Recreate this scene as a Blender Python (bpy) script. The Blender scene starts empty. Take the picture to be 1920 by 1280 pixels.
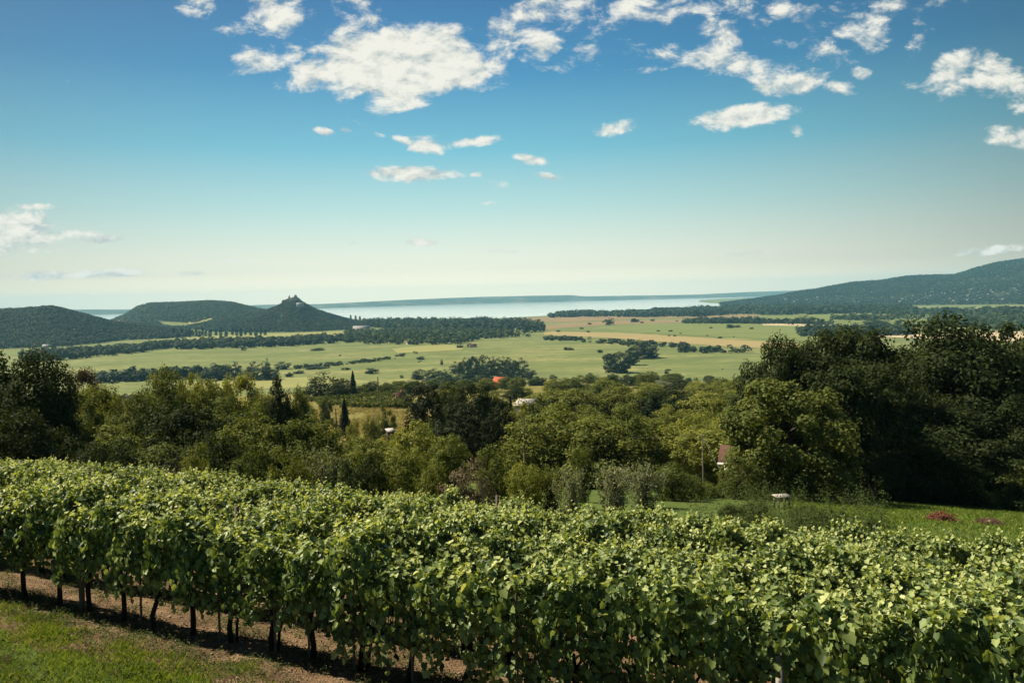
import bpy, math, random
import numpy as np
from mathutils import Matrix, Vector

# ------------------------------------------------------------------ camera, sky, sun, exposure
SC = bpy.context.scene
COL = SC.collection
F = 1493.3                                   # focal length in pixels of a 1920 px wide frame (28 mm on 36 mm)
PITCH, ROLL = math.atan(83 / F), math.atan(0.0245)
_f = np.array([0, math.cos(PITCH), -math.sin(PITCH)])
_r0 = np.array([1.0, 0, 0]); _u0 = np.array([0, math.sin(PITCH), math.cos(PITCH)])
_r = _r0 * math.cos(ROLL) - _u0 * math.sin(ROLL)
_u = _u0 * math.cos(ROLL) + _r0 * math.sin(ROLL)
cam_data = bpy.data.cameras.new('camera'); cam = bpy.data.objects.new('camera', cam_data); COL.objects.link(cam)
cam.matrix_world = Matrix(((_r[0], _u[0], -_f[0], 0), (_r[1], _u[1], -_f[1], 0), (_r[2], _u[2], -_f[2], 0), (0, 0, 0, 1)))
cam_data.lens, cam_data.sensor_width = 28.0, 36.0
cam_data.clip_start, cam_data.clip_end = 0.1, 60000
SC.camera = cam

SUN_AZ = math.atan2(-0.90, 0.43)             # towards the sun: left and a little ahead
SUN_EL = math.radians(48)
EXPOSURE = 1.05
SC.view_settings.view_transform = 'Standard'; SC.view_settings.look = 'None'
SC.view_settings.exposure = EXPOSURE; SC.view_settings.gamma = 1.0
sd = bpy.data.lights.new('sun', 'SUN'); sd.energy = 5.0; sd.angle = math.radians(0.5); sd.color = (1.0, 0.89, 0.70)
sun = bpy.data.objects.new('sun', sd); COL.objects.link(sun)
sdir = Vector((math.sin(SUN_AZ) * math.cos(SUN_EL), math.cos(SUN_AZ) * math.cos(SUN_EL), math.sin(SUN_EL)))
sun.rotation_euler = sdir.to_track_quat('Z', 'Y').to_euler()


def AE(px, py):
    """pixel of the 1920 x 1280 photograph -> (x / y, z / y) of its line of sight in the world"""
    d = _f + _r * (px - 960) / F + _u * (640 - py) / F
    return d[0] / d[1], d[2] / d[1]


SKY_STRENGTH = 0.1
w = bpy.data.worlds.new('World'); SC.world = w; w.use_nodes = True
nt = w.node_tree; nt.nodes.clear()


def N(t, **kw):
    n = nt.nodes.new(t)
    for k, v in kw.items():
        if k[0] == 'i' and k[1:].isdigit(): n.inputs[int(k[1:])].default_value = v
        else: setattr(n, k, v)
    return n


def mth(op, a, b=None, c=None, clamp=False):
    n = N('ShaderNodeMath', operation=op, use_clamp=clamp)
    for i, v in enumerate((a, b, c)):
        if v is None: continue
        if isinstance(v, (int, float)): n.inputs[i].default_value = v
        else: nt.links.new(v, n.inputs[i])
    return n.outputs[0]


def ramp(nt_, fac, stops, interp='LINEAR'):
    n = nt_.nodes.new('ShaderNodeValToRGB'); cr = n.color_ramp; cr.interpolation = interp
    while len(cr.elements) < len(stops): cr.elements.new(0.5)
    for e, (p, c) in zip(cr.elements, stops): e.position = p; e.color = (*c, 1)
    nt_.links.new(fac, n.inputs[0]); return n.outputs[0]


tc = N('ShaderNodeTexCoord'); sx = N('ShaderNodeSeparateXYZ'); nt.links.new(tc.outputs['Generated'], sx.inputs[0])
X, Y, Zc = sx.outputs
zpos = mth('MAXIMUM', Zc, 0.004)
cv = N('ShaderNodeCombineXYZ')
for i, s in enumerate((X, Y, zpos)): nt.links.new(s, cv.inputs[i])
sky = N('ShaderNodeTexSky', sky_type='NISHITA', sun_disc=False, sun_elevation=SUN_EL, sun_rotation=SUN_AZ, air_density=1.0, dust_density=1.2, ozone_density=1.5)
nt.links.new(cv.outputs[0], sky.inputs[0])
ele = mth('ARCSINE', zpos)
grad = ramp(nt, mth('DIVIDE', ele, 1.0), [(0.0, (1.52, 1.30, .86)), (0.014, (1.48, 1.27, .85)), (0.035, (1.02, .97, .75)), (0.07, (.76, .86, .72)), (0.11, (.49, .74, .69)), (0.18, (.17, .52, .63)), (0.27, (.042, .265, .48)), (0.36, (.02, .15, .345)), (0.8, (.012, .08, .22))])
az = mth('ARCTAN2', X, Y)
off = mth('ABSOLUTE', mth('ADD', az, 0.08))
side = mth('SUBTRACT', 1.0, mth('MULTIPLY', mth('POWER', off, 2.0), 1.15), clamp=True)
side = mth('MAXIMUM', side, 0.45)
gs = N('ShaderNodeVectorMath', operation='SCALE'); nt.links.new(grad, gs.inputs[0]); nt.links.new(side, gs.inputs['Scale'])
gs2 = N('ShaderNodeVectorMath', operation='SCALE'); nt.links.new(gs.outputs[0], gs2.inputs[0]); gs2.inputs['Scale'].default_value = 1 / SKY_STRENGTH / 2 ** EXPOSURE
mixs = N('ShaderNodeMix', data_type='RGBA'); mixs.inputs[0].default_value = 0.9
nt.links.new(sky.outputs[0], mixs.inputs[6]); nt.links.new(gs2.outputs[0], mixs.inputs[7])
# clouds: soft-edged patches of a broken cloud sheet, laid out by direction in the sky and torn up by noise
ysafe = mth('MAXIMUM', Y, 0.02)
pa = mth('DIVIDE', X, ysafe); pe = mth('DIVIDE', Zc, ysafe)
pv = N('ShaderNodeCombineXYZ'); nt.links.new(pa, pv.inputs[0]); nt.links.new(pe, pv.inputs[1])
CLOUDS = [  # px, py, rx, ry, angle, weight
    (740, 118, 145, 60, -2, 1.5), (650, 128, 105, 34, -8, 1.25), (840, 120, 95, 36, 12, 1.3), (740, 162, 70, 46, 0, 1.2), (680, 75, 60, 42, -25, 0.8),
    (770, 75, 75, 36, 10, 0.85), (500, 112, 80, 28, -4, 0.72), (510, 25, 52, 42, 20, 0.85), (372, 6, 42, 26, 0, 0.75), (430, 60, 30, 12, 10, 0.45),
    (650, 18, 40, 40, 55, 0.55), (1005, 30, 92, 38, -18, 0.76), (960, 72, 64, 32, -20, 0.76), (1015, 86, 50, 32, -40, 0.75), (1100, 12, 84, 30, -6, 0.68),
    (1180, 10, 70, 26, 0, 0.7), (1090, 110, 70, 26, -15, 0.55), (1210, 132, 38, 10, 0, 0.6), (1265, 15, 60, 28, -10, 0.65), (1350, 8, 60, 22, 0, 0.65),
    (1465, 18, 24, 20, 0, 0.8), (1350, 75, 42, 44, -30, 0.78), (1365, 118, 96, 22, 8, 0.85), (1262, 100, 34, 26, 35, 0.55), (1440, 130, 60, 30, 20, 0.6),
    (1450, 165, 42, 20, 20, 0.75), (1505, 158, 46, 20, -16, 0.9), (1570, 165, 36, 14, 10, 0.7), (1395, 218, 86, 21, -5, 1.1), (1340, 226, 34, 14, 10, 0.92),
    (1150, 241, 38, 13, -8, 0.8), (1620, 40, 66, 26, 22, 0.68), (1580, 60, 60, 22, -35, 0.55), (1640, 75, 32, 20, 0, 0.65), (1560, 100, 60, 26, 15, 0.6),
    (1615, 138, 24, 12, 15, 0.75), (1715, 85, 20, 20, 0, 0.6), (1790, 140, 58, 36, -25, 0.9), (1870, 148, 74, 34, 22, 0.98), (1845, 110, 40, 12, -10, 0.5),
    (1915, 195, 40, 18, 15, 0.7), (1905, 258, 62, 22, 6, 0.85), (1495, 246, 16, 10, 30, 0.67), (1710, 150, 34, 20, -25, 0.35), (800, 272, 42, 17, 8, 0.9), (870, 268, 64, 10, -4, 0.92),
    (760, 264, 22, 8, 22, 0.82), (608, 248, 20, 8, 14, 0.92), (652, 245, 12, 6, 10, 0.72), (690, 242, 34, 7, 28, 0.62), (764, 327, 88, 14, 4, 1.1), (700, 324, 34, 7, 0, 0.82),
    (937, 345, 20, 10, 8, 0.85), (995, 299, 34, 9, 12, 0.92), (1030, 332, 28, 7, 10, 0.72), (893, 327, 14, 7, 0, 0.72), (915, 380, 18, 5, 8, 0.62), (792, 454, 30, 8, 6, 1.15),
    (425, 488, 18, 4, 0, 0.82), (667, 455, 14, 4, 0, 0.62), (20, 428, 110, 36, 12, 0.95), (110, 440, 80, 14, 8, 0.8), (180, 450, 50, 8, 0, 0.8), (10, 465, 60, 16, -8, 0.82),
    (60, 388, 50, 6, 2, 0.72), (120, 516, 170, 9, 1, 0.92), (330, 514, 90, 5, 0, 0.67), (950, 472, 60, 6, 6, 0.62), (1420, 475, 90, 7, 0, 0.57), (1880, 466, 90, 8, -4, 0.67),
    (1290, 478, 60, 5, 0, 0.52), (800, 520, 200, 8, 0, 0.25), (1480, 60, 60, 20, 10, 0.3), (1760, 30, 70, 20, -25, 0.25), (110, 190, 200, 14, -4, 0.12), (140, 160, 60, 10, 30, 0.15),
    (1530, 60, 130, 60, 5, 0.35), (1700, 10, 110, 26, 0, 0.5), (1120, 60, 200, 60, 0, 0.3), (560, 60, 160, 70, 0, 0.26)]
state = pv.outputs[0]                         # x, y of the direction, z carries the cover found so far
for (cx, cy, rx, ry, an, wt) in CLOUDS:
    a_, e_ = AE(cx, cy)
    mp = N('ShaderNodeMapping', vector_type='TEXTURE')
    mp.inputs['Location'].default_value = (a_, e_, 0); mp.inputs['Rotation'].default_value = (0, 0, -math.radians(an) + ROLL)
    mp.inputs['Scale'].default_value = (rx * 1.42 / F, ry * 1.42 / F, 1e6)
    nt.links.new(state, mp.inputs[0])
    dt = N('ShaderNodeVectorMath', operation='DOT_PRODUCT'); nt.links.new(mp.outputs[0], dt.inputs[0]); nt.links.new(mp.outputs[0], dt.inputs[1])
    v = mth('MULTIPLY_ADD', dt.outputs['Value'], -wt, wt)
    sz_ = N('ShaderNodeSeparateXYZ'); nt.links.new(state, sz_.inputs[0]); cb = N('ShaderNodeCombineXYZ')
    nt.links.new(sz_.outputs[0], cb.inputs[0]); nt.links.new(sz_.outputs[1], cb.inputs[1]); nt.links.new(mth('MAXIMUM', v, sz_.outputs[2]), cb.inputs[2]); state = cb.outputs[0]
sz_ = N('ShaderNodeSeparateXYZ'); nt.links.new(state, sz_.inputs[0]); mask = sz_.outputs[2]
mask = mth('MAXIMUM', mask, 0.0)
msc = N('ShaderNodeMapping'); msc.inputs['Scale'].default_value = (1.0, 1.75, 1.0); nt.links.new(pv.outputs[0], msc.inputs[0])
nz = N('ShaderNodeTexNoise', noise_dimensions='3D'); nz.inputs['Scale'].default_value = 21; nz.inputs['Detail'].default_value = 9; nz.inputs['Roughness'].default_value = .68; nz.inputs['Distortion'].default_value = .25
nt.links.new(msc.outputs[0], nz.inputs['Vector'])
dens = mth('ADD', mask, mth('MULTIPLY', mth('SUBTRACT', nz.outputs['Fac'], 0.5), 2.5))
dens = mth('MULTIPLY', dens, mth('GREATER_THAN', mask, 0.001))
mr = N('ShaderNodeMapRange', interpolation_type='SMOOTHSTEP'); mr.inputs['From Min'].default_value = .31; mr.inputs['From Max'].default_value = .95
nt.links.new(dens, mr.inputs['Value'])
edge = mth('MINIMUM', mth('MULTIPLY', mask, 6.0), 1.0)
alpha = mth('MULTIPLY', mth('MULTIPLY', mr.outputs[0], edge), mth('GREATER_THAN', Y, 0.05))
nz2 = N('ShaderNodeTexNoise'); nz2.inputs['Scale'].default_value = 30; nz2.inputs['Detail'].default_value = 6
nt.links.new(msc.outputs[0], nz2.inputs['Vector'])
mo = N('ShaderNodeVectorMath', operation='ADD'); nt.links.new(msc.outputs[0], mo.inputs[0]); mo.inputs[1].default_value = (-.006, .016, 0)
nz3 = N('ShaderNodeTexNoise', noise_dimensions='3D'); nz3.inputs['Scale'].default_value = 21; nz3.inputs['Detail'].default_value = 4; nz3.inputs['Roughness'].default_value = .6; nz3.inputs['Distortion'].default_value = .25
nt.links.new(mo.outputs[0], nz3.inputs['Vector'])          # thicker cloud towards the sun shades what lies behind it
lit = mth('MULTIPLY_ADD', mth('SUBTRACT', nz.outputs['Fac'], nz3.outputs['Fac']), 2.2, 0.30)
ccol = ramp(nt, mth('ADD', mth('ADD', mth('MULTIPLY', nz2.outputs['Fac'], 0.25), mth('MULTIPLY', dens, 0.28)), lit), [(0.30, (.50, .57, .58)), (0.55, (.72, .74, .68)), (0.85, (.93, .91, .81))])
cs = N('ShaderNodeVectorMath', operation='SCALE'); nt.links.new(ccol, cs.inputs[0]); cs.inputs['Scale'].default_value = 1 / SKY_STRENGTH / 2 ** EXPOSURE
mixc = N('ShaderNodeMix', data_type='RGBA'); nt.links.new(mth('MULTIPLY', alpha, 0.97), mixc.inputs[0]); nt.links.new(mixs.outputs[2], mixc.inputs[6]); nt.links.new(cs.outputs[0], mixc.inputs[7])
bg = N('ShaderNodeBackground'); bg.inputs['Strength'].default_value = SKY_STRENGTH; nt.links.new(mixc.outputs[2], bg.inputs[0])
wo = N('ShaderNodeOutputWorld'); nt.links.new(bg.outputs[0], wo.inputs[0])
w.cycles.sampling_method = 'MANUAL'; w.cycles.sample_map_resolution = 512
SC.cycles.use_denoising = True; SC.cycles.sample_clamp_indirect = 3.0; SC.cycles.max_bounces = 6; SC.cycles.diffuse_bounces = 3; SC.cycles.transmission_bounces = 3; SC.cycles.volume_bounces = 0; SC.cycles.transparent_max_bounces = 4

# ------------------------------------------------------------------ helpers
rng = np.random.default_rng(7); random.seed(7)


def mesh(name, V, faces, mats, midx=None, smooth=False):
    """V (n,3); faces = list of (m,k) index arrays"""
    me = bpy.data.meshes.new(name)
    V = np.asarray(V, dtype=np.float32); me.vertices.add(len(V)); me.vertices.foreach_set('co', V.ravel())
    faces = [np.asarray(f, dtype=np.int32) for f in faces if len(f)]
    loops = np.concatenate([f.ravel() for f in faces]); tot = np.concatenate([np.full(len(f), f.shape[1], np.int32) for f in faces])
    me.loops.add(len(loops)); me.loops.foreach_set('vertex_index', loops)
    me.polygons.add(len(tot)); st = np.zeros(len(tot), np.int32); st[1:] = np.cumsum(tot)[:-1]
    me.polygons.foreach_set('loop_start', st); me.polygons.foreach_set('loop_total', tot)
    if midx is not None: me.polygons.foreach_set('material_index', np.asarray(midx, np.int32))
    if smooth: me.polygons.foreach_set('use_smooth', np.ones(len(tot), bool))
    for m in (mats if isinstance(mats, (list, tuple)) else [mats]): me.materials.append(m)
    me.update(calc_edges=True); return me


def link(name, me, parent=None, loc=None):
    o = bpy.data.objects.new(name, me); COL.objects.link(o)
    if parent: o.parent = parent
    if loc is not None: o.location = loc
    return o


def tag(o, label=None, cat=None, group=None, kind=None):
    for k, v in (('label', label), ('category', cat), ('group', group), ('kind', kind)):
        if v: o[k] = v
    return o


def thing(name, label, cat, loc, rz=0.0, group=None, scale=None):
    o = bpy.data.objects.new(name, None); COL.objects.link(o); o.empty_display_size = .3
    o.location = loc; o.rotation_euler = (0, 0, rz)
    if scale is not None: o.scale = scale
    return tag(o, label, cat, group)


def nmat(name, fn):
    m = bpy.data.materials.new(name); m.use_nodes = True; t = m.node_tree; t.nodes.clear()
    out = t.nodes.new('ShaderNodeOutputMaterial'); fn(t, out); return m


def noise(t, scale, detail=6, rough=.6, vec=None, dist=0.0):
    n = t.nodes.new('ShaderNodeTexNoise'); n.inputs['Scale'].default_value = scale; n.inputs['Detail'].default_value = detail; n.inputs['Roughness'].default_value = rough; n.inputs['Distortion'].default_value = dist
    if vec is not None: t.links.new(vec, n.inputs['Vector'])
    return n.outputs['Fac']


def tmath(t, op, a, b=None, clamp=False):
    n = t.nodes.new('ShaderNodeMath'); n.operation = op; n.use_clamp = clamp
    for i, v in enumerate((a, b)):
        if v is None: continue
        if isinstance(v, (int, float)): n.inputs[i].default_value = v
        else: t.links.new(v, n.inputs[i])
    return n.outputs[0]


def tmix(t, f, a, b):
    n = t.nodes.new('ShaderNodeMix'); n.data_type = 'RGBA'
    for i, v in ((0, f), (6, a), (7, b)):
        if isinstance(v, (int, float)): n.inputs[i].default_value = v
        elif isinstance(v, tuple): n.inputs[i].default_value = (*v, 1)
        else: t.links.new(v, n.inputs[i])
    return n.outputs[2]


def pos(t):
    return t.nodes.new('ShaderNodeNewGeometry').outputs['Position']


def leaf_mat(name, cols, trans=.35, rough=.7, spec=.06, tcol=None):
    """leaf-by-leaf colour variation, light shining through the blades"""
    def fn(t, out):
        g = t.nodes.new('ShaderNodeNewGeometry'); oi = t.nodes.new('ShaderNodeObjectInfo')
        k = tmath(t, 'ADD', tmath(t, 'MULTIPLY', g.outputs['Random Per Island'], .8), tmath(t, 'MULTIPLY', oi.outputs['Random'], .2))
        n = len(cols); c = ramp(t, k, [(i / (n - 1), cc) for i, cc in enumerate(cols)])
        b = t.nodes.new('ShaderNodeBsdfPrincipled'); b.inputs['Roughness'].default_value = rough; b.inputs['Specular IOR Level'].default_value = spec; t.links.new(c, b.inputs['Base Color'])
        tr = t.nodes.new('ShaderNodeBsdfTranslucent'); hs = t.nodes.new('ShaderNodeMix'); hs.data_type = 'RGBA'; hs.blend_type = 'MULTIPLY'; hs.inputs[0].default_value = 1
        t.links.new(c, hs.inputs[6]); hs.inputs[7].default_value = (*(tcol or (1.5, 1.4, .55)), 1); t.links.new(hs.outputs[2], tr.inputs[0])
        mx = t.nodes.new('ShaderNodeMixShader'); mx.inputs[0].default_value = trans
        t.links.new(b.outputs[0], mx.inputs[1]); t.links.new(tr.outputs[0], mx.inputs[2]); t.links.new(mx.outputs[0], out.inputs[0])
    return nmat(name, fn)


def rough_mat(name, cols, scale=4.0, rough=.9, bump=.0, detail=8, spec=.2, vecscale=None):
    def fn(t, out):
        tcn = t.nodes.new('ShaderNodeTexCoord'); v = tcn.outputs['Object']
        if vecscale:
            mp = t.nodes.new('ShaderNodeMapping'); mp.inputs['Scale'].default_value = vecscale; t.links.new(v, mp.inputs[0]); v = mp.outputs[0]
        f = noise(t, scale, detail, .65, v); n = len(cols)
        c = ramp(t, f, [(.28 + .44 * i / max(1, n - 1), cc) for i, cc in enumerate(cols)])
        b = t.nodes.new('ShaderNodeBsdfPrincipled'); b.inputs['Roughness'].default_value = rough; b.inputs['Specular IOR Level'].default_value = spec; t.links.new(c, b.inputs['Base Color'])
        if bump:
            bp = t.nodes.new('ShaderNodeBump'); bp.inputs['Strength'].default_value = bump; bp.inputs['Distance'].default_value = .05; t.links.new(noise(t, scale * 4, 6, .6, v), bp.inputs['Height']); t.links.new(bp.outputs[0], b.inputs['Normal'])
        t.links.new(b.outputs[0], out.inputs[0])
    return nmat(name, fn)


M = {}
M['vine'] = leaf_mat('vine_leaf', [(0.0248, 0.0476, 0.0161), (0.0531, 0.0885, 0.0264), (0.1098, 0.1617, 0.0474), (0.2022, 0.2623, 0.0815), (0.3241, 0.3807, 0.1373)], .28, .5, .26)
M['vine_young'] = leaf_mat('young_vine_leaf', [(0.2193, 0.2763, 0.0901), (0.3348, 0.3879, 0.1386), (0.4502, 0.4702, 0.194)], .32, .5, .26)
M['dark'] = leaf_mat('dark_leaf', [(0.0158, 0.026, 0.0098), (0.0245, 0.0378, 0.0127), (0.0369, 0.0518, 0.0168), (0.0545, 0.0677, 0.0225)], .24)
M['mid'] = leaf_mat('mid_green_leaf', [(0.0401, 0.059, 0.0165), (0.0637, 0.0873, 0.0212), (0.0944, 0.1156, 0.0295), (0.1322, 0.144, 0.0378)], .28)
M['olive'] = leaf_mat('olive_leaf', [(0.0552, 0.072, 0.018), (0.0912, 0.1128, 0.0252), (0.1344, 0.1536, 0.0348), (0.186, 0.1944, 0.0504)], .28)
M['yellow'] = leaf_mat('yellow_green_leaf', [(0.0862, 0.1081, 0.023), (0.138, 0.1633, 0.0345), (0.1955, 0.2093, 0.0483), (0.2587, 0.2553, 0.0667)], .32)
M['walnut'] = leaf_mat('walnut_leaf', [(0.0427, 0.0597, 0.0164), (0.0705, 0.0918, 0.0229), (0.1068, 0.1262, 0.0327), (0.1549, 0.1664, 0.0502)], .28)
M['silver'] = leaf_mat('silvery_leaf', [(0.075, 0.093, 0.051), (0.1275, 0.15, 0.0825), (0.195, 0.2175, 0.1275), (0.3, 0.315, 0.195)], .25)
M['dry'] = leaf_mat('dry_leaf', [(.09, .075, .042), (.14, .115, .065), (.20, .165, .10)], .2, tcol=(1.2, 1.1, .8))
M['rust'] = leaf_mat('rusty_leaf', [(.05, .032, .014), (.075, .05, .018), (.06, .055, .02)], .2, tcol=(1.3, 1.0, .6))
M['conifer'] = leaf_mat('conifer_needle', [(0.0182, 0.0247, 0.0117), (0.0286, 0.039, 0.0169), (0.0442, 0.0533, 0.0234)], .12)
M['far_dark'] = leaf_mat('far_dark_leaf', [(.018, .030, .015), (.027, .042, .018), (.040, .055, .022)], .12)
M['far_mid'] = leaf_mat('far_mid_leaf', [(.030, .046, .018), (.046, .066, .022), (.068, .086, .028)], .15)
M['far_hill'] = leaf_mat('hill_forest_leaf', [(0.0203, 0.0312, 0.0148), (0.0265, 0.039, 0.0172), (0.0343, 0.0468, 0.0203)], .1)
M['hill_green'] = leaf_mat('hill_green_leaf', [(0.0306, 0.0459, 0.0187), (0.0425, 0.0595, 0.0221), (0.0561, 0.0731, 0.0272)], .1)
M['bark'] = rough_mat('bark', [(.035, .026, .020), (.075, .058, .044)], 9, .95, .8, vecscale=(1, 1, .25))
M['vine_bark'] = rough_mat('vine_bark', [(.018, .013, .010), (.05, .036, .026)], 30, .95, .8, vecscale=(1, 1, .2))
M['wood'] = rough_mat('weathered_wood', [(.10, .08, .06), (.20, .165, .13)], 12, .9, .5, vecscale=(1, 1, .15))
M['twig'] = rough_mat('dry_twig', [(.11, .08, .06), (.19, .145, .11)], 6, .95)
M['grass'] = leaf_mat('grass_blade', [(0.0434, 0.0821, 0.0148), (0.0774, 0.137, 0.0204), (0.1156, 0.1806, 0.0296), (0.1703, 0.2117, 0.0443), (0.2375, 0.2491, 0.0832)], .34)
M['tallweed'] = leaf_mat('tall_weed_leaf', [(0.0372, 0.0588, 0.0185), (0.0595, 0.0857, 0.0277), (0.0967, 0.1224, 0.0429)], .3)
M['straw'] = leaf_mat('straw_grass', [(.11, .10, .03), (.21, .175, .05), (.33, .25, .08)], .3, tcol=(1.2, 1.1, .7))
M['weed'] = leaf_mat('weed_leaf', [(.035, .055, .016), (.055, .08, .022), (.085, .105, .03)], .3)
M['plaster'] = rough_mat('white_plaster', [(.55, .51, .45), (.70, .66, .60)], 3, .9)
M['redroof'] = rough_mat('red_tile', [(.34, .075, .035), (.46, .12, .06)], 6, .85, .3)
M['cotroof'] = rough_mat('cottage_tile', [(.065, .032, .026), (.10, .048, .038)], 5, .9, .4)
M['dullroof'] = rough_mat('dull_tile', [(.16, .075, .055), (.24, .12, .09)], 5, .9, .3)
M['greyroof'] = rough_mat('grey_sheet_roof', [(.30, .27, .255), (.42, .385, .36)], 2, .8)
M['darkwood'] = rough_mat('dark_boards', [(.02, .016, .013), (.045, .035, .028)], 5, .9, vecscale=(6, 6, .4))
M['glass'] = rough_mat('dark_window_glass', [(.015, .018, .022), (.03, .035, .04)], 1, .15, spec=.6)
M['stone'] = rough_mat('ruin_stone', [(.09, .07, .065), (.17, .14, .125)], .12, .95)
M['pebble'] = rough_mat('pebble', [(.16, .12, .09), (.34, .27, .20)], 3, .95)
M['concrete'] = rough_mat('concrete', [(.24, .22, .19), (.38, .35, .31)], 8, .9, .3)
M['pole'] = rough_mat('pole_concrete', [(.14, .125, .11), (.22, .20, .18)], 8, .9, .3)
M['metal'] = rough_mat('rusty_metal', [(.05, .035, .028), (.10, .07, .055)], 20, .7)
M['wire'] = rough_mat('wire', [(.20, .19, .18), (.26, .25, .24)], 1, .5)
M['redheap'] = rough_mat('rusty_heap', [(0.088, 0.0315, 0.0187), (0.192, 0.0765, 0.0425), (0.256, 0.126, 0.0765)], 9, .95, 1.0)
M['brownheap'] = rough_mat('brown_heap', [(.09, .05, .035), (.20, .12, .085)], 8, .95, 1.0)

# ------------------------------------------------------------------ terrain
PLAIN = -90.0
RD = [0, 30, 45, 56, 80, 120, 200, 260, 320, 400, 600, 830, 1000, 40000]
RZ = [-4, -8.6, -11.6, -13.9, -19, -25, -31, -35, -38.5, -47, -66, -89.5, -90, -90]
RN = np.array([.425, .905])                  # across the vine rows, away from the camera
RU = np.array([.905, -.425])                 # along the rows


def sstep(a, b, v):
    t = np.clip((v - a) / (b - a), 0, 1); return t * t * (3 - 2 * t)


def bumps(x, y, L):
    return (np.sin(x / L + 1.3) * np.cos(y / L * 1.1 + .7) + .5 * np.sin(x / L * 2.3 + y / L * 1.7 + 2.1) + .3 * np.cos(x / L * 4.1 - y / L * 3.7))


def base_z(x, y):
    x = np.asarray(x, float); y = np.asarray(y, float)
    n = np.maximum(.425 * x + .905 * y, -14)
    s = np.clip(.2165 - .0011 * x, .165, .26)
    near = -(6.0 + s * (n - 10.3)); r = np.hypot(x, y)
    t = sstep(25, 38, n); z = near * (1 - t) + np.interp(r, RD, RZ) * t
    z = z + .03 * bumps(x, y, 1.1) * (1 - sstep(20, 40, r)) + .5 * bumps(x, y, 17.) * sstep(70, 110, r) * (1 - sstep(600, 830, r))
    return z


class Hill:
    def __init__(s, name, ridge, base, D, back, p=1.0, rough=8.0, drop=3.0):
        s.name = name; s.p = p; s.rough = rough; s.back = back
        pr = sorted(ridge); s.a = np.array([AE(*q)[0] for q in pr])
        dist = (lambda q: D(q)) if callable(D) else (lambda q: D)
        if name == 'hill' and not callable(D): pr = [(q[0], q[1] + drop) for q in pr]
        s.D = np.array([dist(q[0]) for q in pr]); s.rz = np.array([AE(*q)[1] for q in pr]) * s.D
        pb = sorted(base); s.ba = np.array([AE(*q)[0] for q in pb]); s.bd = np.array([PLAIN / AE(*q)[1] for q in pb])

    def z(s, x, y):
        x = np.asarray(x, float); y = np.asarray(y, float); a = x / np.maximum(y, 1)
        rd = np.interp(a, s.a, s.D); rz = np.interp(a, s.a, s.rz); fd = np.minimum(np.interp(a, s.ba, s.bd), rd - 100)
        t = np.where(y < rd, (y - fd) / (rd - fd), (rd + s.back - y) / s.back); t = np.clip(t, 0, 1)
        g = t ** s.p; g = g * g * (3 - 2 * g) * .55 + g * .45
        z = PLAIN - 4 + (rz - PLAIN + 4) * g
        z = z + s.rough * bumps(x, y, s.rough * 9) * t * (1 - t) * 1.6
        return np.where((a < s.a[0]) | (a > s.a[-1]) | (t <= 0), PLAIN - 5, z)

    def build(s, mat, nx=150, ny=46):
        a = np.linspace(s.a[0], s.a[-1], nx); rd = np.interp(a, s.a, s.D); fd = np.minimum(np.interp(a, s.ba, s.bd), rd - 100)
        u = np.concatenate([np.linspace(0, 1, ny), np.linspace(1, 2, ny // 2)[1:]])
        yy = np.where(u[:, None] <= 1, fd + (rd - fd) * u[:, None], rd + s.back * (u[:, None] - 1)); xx = yy * a[None, :]
        zz = s.z(xx, yy); V = np.stack([xx, yy, zz], -1).reshape(-1, 3)
        o = link(s.name, mesh(s.name, V, [gridfaces(len(u), nx)], mat, smooth=True)); tag(o, kind='structure'); return o


def gridfaces(n, m):
    i = np.arange(n * m).reshape(n, m); return np.stack([i[:-1, :-1], i[:-1, 1:], i[1:, 1:], i[1:, :-1]], -1).reshape(-1, 4)


def far_dist(px):
    return np.interp(px, [-200, 0, 180, 600, 900, 1320, 1500, 1700, 2100], [9300, 9500, 9700, 11200, 12600, 13200, 13400, 13500, 13500])


hill_left = Hill('hill', [(-260, 640), (-120, 604), (0, 579), (40, 577), (95, 573), (112, 576), (160, 588), (210, 602), (270, 610), (330, 616), (380, 626), (410, 634)],
                 [(-300, 668), (0, 657), (120, 652), (250, 641), (330, 636), (420, 636)], 2500, 700, 1.0, 9)
hill_mid = Hill('hill', [(170, 606), (205, 600), (232, 589), (258, 573), (280, 567), (340, 565), (400, 562), (440, 566), (475, 575), (500, 580), (530, 583), (600, 588), (650, 598)],
                [(100, 622), (700, 618)], 4000, 900, .9, 10)
hill_castle = Hill('hill', [(380, 612), (430, 598), (470, 587), (500, 579), (520, 572), (534, 564), (543, 557.5), (559, 558), (572, 567.5), (590, 577), (610, 584), (640, 593), (670, 601), (740, 612)],
                   [(330, 625), (550, 624), (640, 622), (760, 618)], 3000, 500, .95, 7)
hill_right = Hill('hill', [(1350, 566), (1400, 560), (1460, 552), (1495, 544), (1530, 540), (1560, 534), (1600, 527), (1650, 524), (1700, 516), (1740, 514), (1790, 513), (1830, 500), (1870, 490), (1920, 483), (2000, 480), (2120, 478), (2300, 484)],
                  [(1300, 577), (1500, 574), (1700, 573), (1920, 571), (2300, 566)], 5600, 1500, .85, 16)
hill_far = Hill('hill', [(-250, 588), (0, 584), (150, 580), (240, 580), (500, 571), (600, 570), (680, 566), (760, 562), (830, 559), (900, 556.5), (990, 554.5), (1070, 553), (1095, 555.5), (1200, 554), (1300, 552.5), (1400, 547.5), (1480, 545), (1600, 543), (1800, 540), (2200, 530)],
                [(-250, 601), (0, 594.5), (180, 590), (400, 583.5), (600, 578), (900, 569), (1320, 558.5), (1500, 554.5), (1700, 550), (2200, 540)], lambda q: far_dist(q) + 900, 1500, .6, 5)
HILLS = [hill_left, hill_mid, hill_castle, hill_right]


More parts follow.
